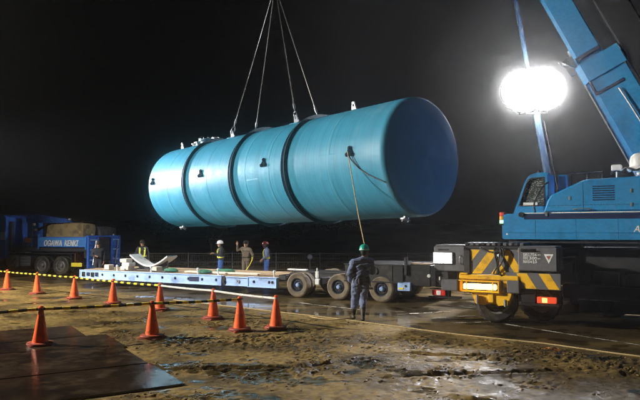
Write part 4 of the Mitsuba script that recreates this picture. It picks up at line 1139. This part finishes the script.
solo('canvas_load', bale(2.15, 1.0, 1.12, 3), 'tan_canvas', 'pale tan canvas covered load on the truck bed behind the lettering', 'tarpaulin load', smooth=True, M=shift(KM, (-1.32, .6, 1.28)))
solo('canvas_load', bale(1.9, 1.35, .98, 8, .16), 'dark_canvas', 'dark covered load at the tail of the truck bed, above the blue ramps', 'tarpaulin load', smooth=True, M=shift(KM, (-.98, 1.74, 1.28)))

# ------------------------------------------------------------------ cones and the bars between them
cone_prof = [[.0, .695], [.028, .695], [.034, .69], [.036, .66], [.046, .60], [.066, .48], [.092, .32], [.118, .16], [.138, .045], [.150, .03]]


def cone(x, y, label, rot, lean=0.0):
    k = thing('traffic_cone', label, 'cone', 'orange traffic cones')
    M = frame([x, y, .004], [math.cos(rot), math.sin(rot), 0]) @ trimesh.transformations.rotation_matrix(lean, [1, .4, 0])
    part('cone_body', lathe(cone_prof[::-1], 40), 'cone_orange', k, 40, M)
    part('base', [prism(sbox(-.185, -.185, .185, .185).buffer(.02), .018), prism(sbox(-.16, -.16, .16, .16).buffer(.02), .03)], 'cone_base', k, 30, M)
    part('weight_ring', lathe([[.120, .028], [.215, .028], [.225, .04], [.220, .062], [.135, .072], [.120, .06]], 36), 'cone_base', k, 40, M)
    part('tip_collar', lathe([[.034, .655], [.044, .655], [.044, .675], [.034, .678]], 24), 'cone_orange', k, 40, M)
    return k


pn = ['traffic cone farthest left, cut by the picture edge in front of the truck wheels', 'second cone from the left in the far row', 'orange cone in the far row standing before the truck tail', 'orange cone before the left end of the trailer beam',
      'orange cone in the far row seen between the middle and left near cones', 'orange cone in the far row just left of the right near cone', 'orange cone at the right end of the far row, nearest the man']
for i, (x, y) in enumerate(CONES_FAR):
    cone(x, y, pn[i], 1.1 * i, .03 * math.sin(3 * i + 1))
nn = ['orange cone standing on the steel road plates at left', 'orange cone in the near row, middle one of three', 'orange cone at the right end of the near row']
for i, (x, y) in enumerate(CONES_NEAR):
    cone(x, y, nn[i], .5 + .8 * i, .025 * math.cos(2 * i))
    if i == 0:
        pass


def cone_bar(p, q, label, z0, z1, colour='bar_yellow', n=7, r=.025):
    k = thing('cone_bar', label, 'barrier bar', 'striped bars linking the cones')
    p, q = np.array([*p, z0]), np.array([*q, z1])
    d = q - p
    L = np.linalg.norm(d)
    part('pole', rope([p + d * t + [0, 0, -.012 * math.sin(math.pi * t)] for t in np.linspace(0, 1, 12)], r, 10), 'bar_black' if colour == 'bar_yellow' else 'bar_pale', k, True)
    for i in range(n):
        t0, t1 = (i + .25) / n, (i + .75) / n
        ts = np.linspace(t0, t1, 4)
        part('stripe', rope([p + d * t + [0, 0, -.012 * math.sin(math.pi * t)] for t in ts], r + .0025, 10), colour, k, True)
    for c in (p, q):
        part('ring', lathe([[.040, -.012], [.056, -.012], [.056, .012], [.040, .012]], 20).apply_translation(c + [0, 0, .005]), 'bar_black' if colour == 'bar_yellow' else 'bar_pale', k)


e = np.array(CONES_FAR)
bl_ = ['leftmost striped bar of the far row, running out of the picture', 'striped bar between the first and second far cones', 'striped bar between the second and third far cones', 'striped bar between the third and fourth far cones, before the trailer end',
       'striped bar between the fourth and fifth far cones', 'pale bar between the fifth and sixth far cones', 'pale bar at the right end of the far row']
cone_bar(e[0] - (e[1] - e[0]), e[0], bl_[0], .63, .63)
for i in range(6):
    cone_bar(e[i], e[i + 1], bl_[i + 1], .62 + .012 * (i % 3), .625 + .012 * ((i + 1) % 3), 'bar_yellow' if i < 4 else 'bar_pale')
e = np.array(CONES_NEAR)
cone_bar(e[0] - (e[1] - e[0]) * 1.05, e[0], 'black and yellow bar running from the near left cone out of the picture', .60, .645)
cone_bar(e[0], e[1], 'black and yellow bar between the left and middle near cones', .645, .650)
cone_bar(e[1], e[2], 'black and yellow bar between the middle and right near cones', .650, .640)

# ------------------------------------------------------------------ people


def limb(a, ra, b, rb):
    return capsule_hull((a, ra), (b, rb))


def hand(wr, d, palm_n, side, curl=.6):
    """a hand at the wrist: d = where the fingers point, palm_n = out of the palm, side = +1 if the thumb lies along cross(d, palm_n)"""
    d = np.asarray(d, float) / np.linalg.norm(d)
    n = np.asarray(palm_n, float) - d * np.dot(palm_n, d)
    n /= np.linalg.norm(n)
    s = np.cross(d, n) * side
    o = np.asarray(wr, float)
    ps = [capsule_hull((o, .024), (o + d * .05 + s * .024, .017), (o + d * .085 + s * .028, .014), (o + d * .085 - s * .028, .014), (o + d * .045 - s * .024, .016), seg=10)]
    for i, (off, ln) in enumerate(((.030, .072), (.011, .080), (-.009, .074), (-.028, .058))):
        b = o + d * .085 + s * off
        a1, a2, a3 = curl * .7, curl * 1.5, curl * 2.2
        p1 = b + (d * math.cos(a1) + n * math.sin(a1)) * ln * .45
        p2 = p1 + (d * math.cos(a2) + n * math.sin(a2)) * ln * .32
        p3 = p2 + (d * math.cos(a3) + n * math.sin(a3)) * ln * .26
        for q, r0, w, r1 in ((b, .0095, p1, .009), (p1, .009, p2, .0083), (p2, .0083, p3, .0075)):
            ps.append(capsule_hull((q, r0), (w, r1), seg=10))
    t0 = o + d * .025 + s * .022
    t1 = t0 + s * .028 + d * .028 + n * .01
    t2 = t1 + d * .028 + s * .004 + n * .016
    ps += [capsule_hull((t0, .013), (t1, .0115), seg=10), capsule_hull((t1, .0115), (t2, .0095), seg=10)]
    return ps


def head_parts(c, fwd, tilt=0.0):
    """skull, jaw, nose, ears in one; c = centre of the head"""
    f = np.array([fwd[0], fwd[1], 0.0])
    f /= np.linalg.norm(f)
    u = np.array([0, 0, 1.0])
    r = np.cross(f, u)
    c = np.asarray(c, float)
    P = lambda a, b, z: c + r * a + f * b + u * z
    ps = [capsule_hull((P(0, -.02, .025), .084), (P(0, .012, .03), .080), (P(0, .03, -.03), .064)),
          capsule_hull((P(0, .02, -.04), .058), (P(.022, .05, -.085), .030), (P(-.022, .05, -.085), .030), (P(0, .064, -.092), .022)),
          capsule_hull((P(0, .088, .012), .010), (P(0, .108, -.026), .014), (P(0, .086, -.03), .016), seg=10)]
    for s in (-1, 1):
        ps.append(capsule_hull((P(s * .078, -.008, .012), .012), (P(s * .086, -.016, .018), .012), (P(s * .080, -.006, -.03), .009), seg=10))
    eyes = [capsule_hull((P(s * .031, .076, .012), .012), (P(s * .034, .077, .012), .012), seg=10) for s in (-1, 1)]
    brows = [capsule_hull((P(s * .015, .088, .035), .006), (P(s * .045, .078, .036), .005), seg=8) for s in (-1, 1)]
    mouth = [capsule_hull((P(-.022, .078, -.062), .006), (P(0, .086, -.061), .007), (P(.022, .078, -.062), .006), seg=8)]
    hair = [capsule_hull((P(0, -.028, .02), .086), (P(0, -.035, -.035), .066), seg=16)]
    return ps, eyes, brows, mouth, hair, P


def helmet(P, k, m, M):
    """hard hat: shell with ridge, brim all round and a peak"""
    c0 = P(0, -.005, .055)
    f = P(0, 1, 0) - P(0, 0, 0)
    r = P(1, 0, 0) - P(0, 0, 0)
    B = np.eye(4)
    B[:3, 0], B[:3, 1], B[:3, 2], B[:3, 3] = r, f, [0, 0, 1], c0
    sh = lathe([[.124, -.012], [.128, -.008], [.122, 0], [.121, .02], [.114, .055], [.095, .09], [.062, .112], [.03, .121], [0, .123]], 36)
    sh.vertices *= [.90, 1.08, 1]
    br = lathe([[.108, -.016], [.132, -.016], [.136, -.010], [.122, -.004], [.108, -.004]], 36)
    br.vertices *= [.92, 1.10, 1]
    v = br.vertices
    v[:, 1] += np.where(v[:, 1] > .05, .035 * sstep(.05, .14, v[:, 1]), 0)
    ridge = upright(Polygon([(-.10, .06), (-.06, .108), (0, .130), (.06, .108), (.10, .06), (.06, .09), (0, .11), (-.06, .09)]), -.014, .014)
    ridge.apply_transform(trimesh.transformations.rotation_matrix(math.pi / 2, [0, 0, 1]))
    hk_ = part('helmet', [sh, br, ridge], m, k, 40, M @ B)
    strap = rope([P(-.088, .0, .05), P(-.084, .02, -.04), P(-.04, .05, -.112), P(.04, .05, -.112), P(.084, .02, -.04), P(.088, .0, .05)], .006, 6, .02)
    part('chin_strap', strap, 'black', hk_, 30, M)


def person(k, M, J, shirt, trousers, boots, hat, vest=None, detail=.022, boot_h=.33, hair=True, curlL=.5, curlR=.5, leg_end=.9, loose=0.0):
    """J: joints in local metres, +y forward, +x to the person's right"""
    j = {a: np.array(b, float) for a, b in J.items()}
    chest = (j['shL'] + j['shR']) / 2
    pel = (j['hipL'] + j['hipR']) / 2
    across = (j['shR'] - j['shL']) / np.linalg.norm(j['shR'] - j['shL'])
    fwd = np.array([-across[1], across[0], 0])
    waist = pel * .62 + chest * .38
    nb = j['neck']

    def torso(g):
        return [capsule_hull((j['hipL'] + [0, 0, .03], .085 + g), (j['hipR'] + [0, 0, .03], .085 + g), (waist - across * .065, .088 + g), (waist + across * .065, .088 + g)),
                capsule_hull((waist - across * .065, .088 + g), (waist + across * .065, .088 + g), (chest - across * .085 - [0, 0, .07] + fwd * .02, .100 + g), (chest + across * .085 - [0, 0, .07] + fwd * .02, .100 + g)),
                capsule_hull((chest - across * .085 - [0, 0, .07] + fwd * .02, .100 + g), (chest + across * .085 - [0, 0, .07] + fwd * .02, .100 + g), (j['shL'], .056 + g), (j['shR'], .056 + g), (nb - [0, 0, .03], .055 + g))]

    def arm(s, g, end=1.0):
        sh, el, wr = j['sh' + s], j['el' + s], j['wr' + s]
        return [limb(sh, .056 + g, el, .042 + g), limb(el, .042 + g, el + (wr - el) * end, .030 + g)]

    def leg(s, g, end=1.0):
        h, kn, an = j['hip' + s], j['kn' + s], j['an' + s]
        mid = kn + (an - kn) * .35 - fwd * .012
        out = [limb(h, .088 + g, kn, .058 + g), limb(kn, .058 + g, mid, .054 + g)]
        return out + ([limb(mid, .054 + g, kn + (an - kn) * end, .040 + g)])

    def foot(s, g):
        an, toe = j['an' + s], j['toe' + s]
        d = toe - an
        d[2] = 0
        d /= np.linalg.norm(d)
        return [capsule_hull((an + [0, 0, .0], .042 + g), (an - d * .045 + [0, 0, -.045], .032 + g), (toe * .65 + an * .35 + [0, 0, -.015], .042 + g)),
                capsule_hull((an - d * .045 + [0, 0, -.045], .032 + g), (toe * .55 + an * .45 + [0, 0, -.02], .040 + g), (toe, .028 + g))]

    hd, eyes, brows, mouth, hr, P = head_parts(j['head'], j['face'])
    bones = torso(0) + arm('L', 0) + arm('R', 0) + leg('L', 0) + leg('R', 0) + foot('L', 0) + foot('R', 0) + hd + [limb(nb - [0, 0, .05], .058, j['head'] - [0, 0, .05], .050)]
    core = soft(bones, detail, 6)
    try:
        body = m3.Manifold(m3.Mesh(np.asarray(core.vertices, np.float32), np.asarray(core.faces, np.uint32)))
        hs_ = []
        for s, sd_, cu in (('L', 1, curlL), ('R', -1, curlR)):
            d = j['wr' + s] - j['el' + s]
            pn_ = j.get('palm' + s, np.array([-sd_ * -1.0 * across[0], 0.2, 0]))
            hs_ += hand(j['wr' + s] + d / np.linalg.norm(d) * .02, j.get('hd' + s, d), pn_, sd_, cu)
        body = m3.Manifold.batch_boolean([body] + hs_, m3.OpType.Add)
        q = body.to_mesh()
        core = trimesh.Trimesh(q.vert_properties[:, :3], q.tri_verts, process=False)
    except Exception:
        raise
    part('body', core, 'skin', k, 60, M)
    part('eyes', eyes, 'black', k, True, M)
    part('mouth', mouth, 'leather', k, True, M)
    part('brows', brows, 'black', k, True, M)
    if hair:
        part('hair', hr, 'black', k, True, M)

    def wrinkle(mesh, amp, f, seed):
        v = mesh.vertices
        n = mesh.vertex_normals
        w = meshkit.fbm(v * [f, f, f * 1.9] + seed, 3, seed) - .5
        mesh.vertices = v + n * (amp * 2 * w)[:, None]
        return mesh

    collar = capsule_hull((nb + [0, 0, -.035], .066), (nb + [0, 0, .005], .064))
    sh_ = soft(torso(.016 + loose * .5) + arm('L', .014 + loose, .93) + arm('R', .014 + loose, .93) + [collar], detail, 5)
    sk_ = part('jacket', wrinkle(sh_, .013 + loose, 8, 3), shirt, k, True, M)
    tr_ = soft(torso(.013)[:1] + leg('L', .018 + loose, leg_end) + leg('R', .018 + loose, leg_end), detail, 5)
    part('trousers', wrinkle(tr_, .013 + loose, 8, 5), trousers, k, True, M)
    belt = [capsule_hull((waist - across * .075 + [0, 0, -.06], .098), (waist + across * .075 + [0, 0, -.06], .098), (waist - across * .075 + [0, 0, -.025], .098), (waist + across * .075 + [0, 0, -.025], .098))]
    bb = soft(belt, .04, 1)
    bb = trimesh.intersections.slice_mesh_plane(bb, [0, 0, 1], waist + [0, 0, -.065])
    bb = trimesh.intersections.slice_mesh_plane(bb, [0, 0, -1], waist + [0, 0, -.022])
    bb.vertices += (bb.vertices - (waist + [0, 0, -.04])) * [.14, .14, 0]
    bk_ = part('belt', bb, 'leather', k, True, M)
    for s in 'LR':
        kn, an = j['kn' + s], j['an' + s]
        top_ = an + (kn - an) * min(1, boot_h / np.linalg.norm(kn - an))
        bt = soft(foot(s, .012) + [limb(an, .052, top_, .074)], detail * .8, 4)
        kk = part('boot', bt, boots, k, True, M)
    if hat:
        helmet(P, k, hat, M)
    if vest:
        a0 = chest - across * .10
        for sx_ in (-1, 1):
            pts_ = []
            for q, (fy, dz) in enumerate(((.135, -.36), (.140, -.20), (.150, -.10), (.105, .02), (.0, .075), (-.09, .03), (-.125, -.08), (-.125, -.2), (-.118, -.36))):
                pts_.append(chest + across * sx_ * (.105 - .02 * (dz < -.3)) + fwd * fy + np.array([0, 0, dz]))
            pts_ = np.array(pts_)
            t_ = np.linspace(0, 1, len(pts_))
            tt_ = np.linspace(0, 1, 50)
            cu_ = np.c_[[np.interp(tt_, t_, pts_[:, i]) for i in range(3)]].T
            w_ = across * .034
            v_ = np.vstack([cu_ - w_, cu_ + w_])
            f_ = [[i, i + 1, 51 + i] for i in range(49)] + [[i, 51 + i, 50 + i] for i in range(49)]
            band = trimesh.Trimesh(v_, f_, process=False)
            th = trimesh.Trimesh(np.vstack([v_, v_ * 1.0 + [0, 0, .004]]), f_ + [[a + 100, c + 100, b + 100] for a, b, c in f_], process=False)
            part('vest_strap', band, 'vest_lime', k, True, M)
        ring_ = capsule_hull((chest - across * .075 + [0, 0, -.36], .128), (chest + across * .075 + [0, 0, -.36], .128), (chest - across * .075 + [0, 0, -.30], .128), (chest + across * .075 + [0, 0, -.30], .128))
        vb = soft([ring_], .04, 1)
        vb = trimesh.intersections.slice_mesh_plane(vb, [0, 0, 1], chest + [0, 0, -.365])
        vb = trimesh.intersections.slice_mesh_plane(vb, [0, 0, -1], chest + [0, 0, -.30])
        part('vest_belt', vb, 'vest_lime', k, True, M)
    return waist, across, fwd, bk_


# the man in the green helmet: walks away from us, the rope in front of him
man = thing('person', 'man seen from behind in dark blue overalls, green helmet and tall boots, walking away', 'person')
MM = frame([MAN[0], MAN[1], 0.0], [math.cos(.10), math.sin(.10), 0])
wst, acr, fw, bk_ = person(man, MM, dict(
    hipL=(-.085, .02, .83), hipR=(.10, .0, .83), knL=(-.105, .16, .46), knR=(.065, .06, .47), anL=(-.12, .30, .085), anR=(.03, -.13, .10), toeL=(-.14, .46, .035), toeR=(.045, .03, .035),
    shL=(-.155, .05, 1.315), shR=(.245, .06, 1.325), neck=(.065, .06, 1.40), head=(.105, .085, 1.545), face=(.55, .85),
    elL=(-.245, .0, 1.06), wrL=(-.20, .16, .90), elR=(.30, .16, 1.08), wrR=(.21, .36, 1.22), palmL=(1, 0, 0), palmR=(-1, 0, 0), hdR=(-.2, .5, .6)),
    'work_navy', 'work_navy', 'boot_rubber', 'helmet_green', detail=.016, curlL=.55, curlR=.95, leg_end=.45, loose=.016)
for a, w_, h_ in ((-1.0, .05, .11), (-.25, .045, .09), (.75, .055, .13)):
    c_ = wst + acr * .155 * math.sin(a * 1.25) - fw * .125 * math.cos(a * 1.1) + np.array([0, 0, -.10])
    part('tool_pouch', box(-w_, w_, -.03, .03, -h_, h_ * .5, .015), 'leather', bk_, 30, MM @ frame(c_, acr))
c_ = wst + acr * .19 + np.array([0, 0, -.06])
part('tool', [tube(c_, c_ + [.03, -.02, -.24], .014, n=8), box(c_[0] - .02, c_[0] + .08, c_[1] - .05, c_[1] - .02, c_[2] - .27, c_[2] - .22)], 'galvanised', bk_, 30, MM)
part('helmet_band', lathe([[.1245, 0], [.1262, 0], [.1262, .012], [.1245, .012]], 36).apply_transform(np.diag([.90, 1.08, 1, 1])), 'white_paint', man, 30,
     MM @ frame([.105, .08, 1.598], [.85, -.55, 0]))


def stand(x, y, face, H=1.62, **over):
    s = H / 1.70
    J = dict(hipL=(-.09, 0, .86), hipR=(.09, 0, .86), knL=(-.10, .03, .47), knR=(.10, .02, .47), anL=(-.11, -.01, .085), anR=(.11, -.02, .085), toeL=(-.14, .14, .035), toeR=(.14, .13, .035),
             shL=(-.19, .0, 1.35), shR=(.19, .0, 1.35), neck=(0, .01, 1.42), head=(0, .035, 1.555), face=(0, 1),
             elL=(-.25, -.02, 1.08), wrL=(-.23, .10, .86), elR=(.25, -.02, 1.08), wrR=(.23, .10, .86), palmL=(1, 0, 0), palmR=(-1, 0, 0))
    J.update(over)
    keep_ = ('face', 'palmL', 'palmR', 'hdL', 'hdR')
    J = {a: (b if a in keep_ else tuple(np.array(b) * s)) for a, b in J.items()}
    return frame([x, y, 0], [face[1], -face[0], 0]), J


D = .03
# 1: white helmet, looks left, forearms folded up before the chest
M, J = stand(-4.13, 25.9, (-.92, -.35), elL=(-.24, .06, 1.08), wrL=(-.08, .28, 1.16), elR=(.24, .06, 1.08), wrR=(.10, .30, 1.14), palmL=(0, 0, -1), palmR=(0, 0, -1))
k = thing('person', 'worker in a white helmet and yellow vest behind the trailer, looking left', 'person', 'workers behind the trailer')
person(k, M, J, 'work_dark', 'work_blue', 'boot_rubber', 'helmet_white', True, D)
# 2: tan overalls, right arm raised
M, J = stand(-3.06, 25.8, (-.25, -.96), elR=(.36, .12, 1.30), wrR=(.34, .20, 1.52), shR=(.20, .02, 1.38), hdR=(-.05, .1, 1), palmR=(0, 1, 0), elL=(-.30, .02, 1.10), wrL=(-.36, .16, 1.0), shL=(-.19, 0, 1.33))
k = thing('person', 'worker in tan overalls and dark helmet with one arm raised, behind the trailer', 'person', 'workers behind the trailer')
person(k, M, J, 'work_tan', 'work_tan', 'boot_rubber', 'cap_dark', None, D, curlR=.15)
solo('guide_rod', rope([at(M, q) for q in ((-.36, .26, .97), (-.33, .32, .75), (-.22, .36, .55), (-.10, .36, .40))], .018, 7, .05), 'bar_yellow', 'yellow rod or rope hanging from the hand of the worker in tan overalls', 'rod')
# 3: dark red helmet, vest, blue trousers, seen from the side
M, J = stand(-2.20, 25.7, (-.97, -.2), H=1.60, elL=(-.23, .03, 1.09), wrL=(-.20, .18, .96), elR=(.23, .0, 1.08), wrR=(.22, .15, .92), head=(0, .07, 1.54))
k = thing('person', 'worker in a dark red helmet, yellow vest and bright blue trousers, rightmost of the group', 'person', 'workers behind the trailer')
person(k, M, J, 'work_navy', 'work_blue', 'boot_rubber', 'helmet_red', True, D)
# 4: dark clothes and vest, behind the white saddle
M, J = stand(-7.72, 27.0, (.25, -.97), H=1.63, elL=(-.28, .0, 1.08), wrL=(-.30, .06, .84), elR=(.28, .0, 1.08), wrR=(.30, .06, .84))
k = thing('person', 'worker in dark clothes and yellow vest standing behind the white saddle', 'person', 'workers behind the trailer')
person(k, M, J, 'work_dark', 'work_dark', 'boot_rubber', 'cap_dark', True, D)
# 5: dark figure between the truck's ramps
M, J = stand(-9.05, 25.4, (.3, -.95), H=1.60, elR=(.26, .06, 1.1), wrR=(.12, .26, 1.1), palmR=(0, 0, -1))
k = thing('person', 'dark clothed worker standing in the shade between the blue ramps of the truck', 'person', 'workers behind the trailer')
person(k, M, J, 'work_dark', 'work_dark', 'boot_rubber', 'cap_dark', None, D)

# ------------------------------------------------------------------ haze over the lit yard
scene['haze'] = {'type': 'cube', 'to_world': T().translate([0, 60, 14.0]).scale([450, 400, 17.0]), 'bsdf': {'type': 'null'}, 'interior': {'type': 'ref', 'id': 'haze_air'}}
labels['haze'] = {'kind': 'stuff', 'label': 'thin night haze lit by the lamps', 'category': 'haze'}

# how often each lamp is picked when light is sampled
for k, d in scene.items():
    w_ = 6.0 if k.startswith('tower_') else 3.0 if k.startswith('balloon') else .4
    if d.get('type') in ('spot', 'envmap'):
        d['sampling_weight'] = w_ if d['type'] == 'spot' else 1.0
    if isinstance(d.get('emitter'), dict):
        d['emitter']['sampling_weight'] = w_
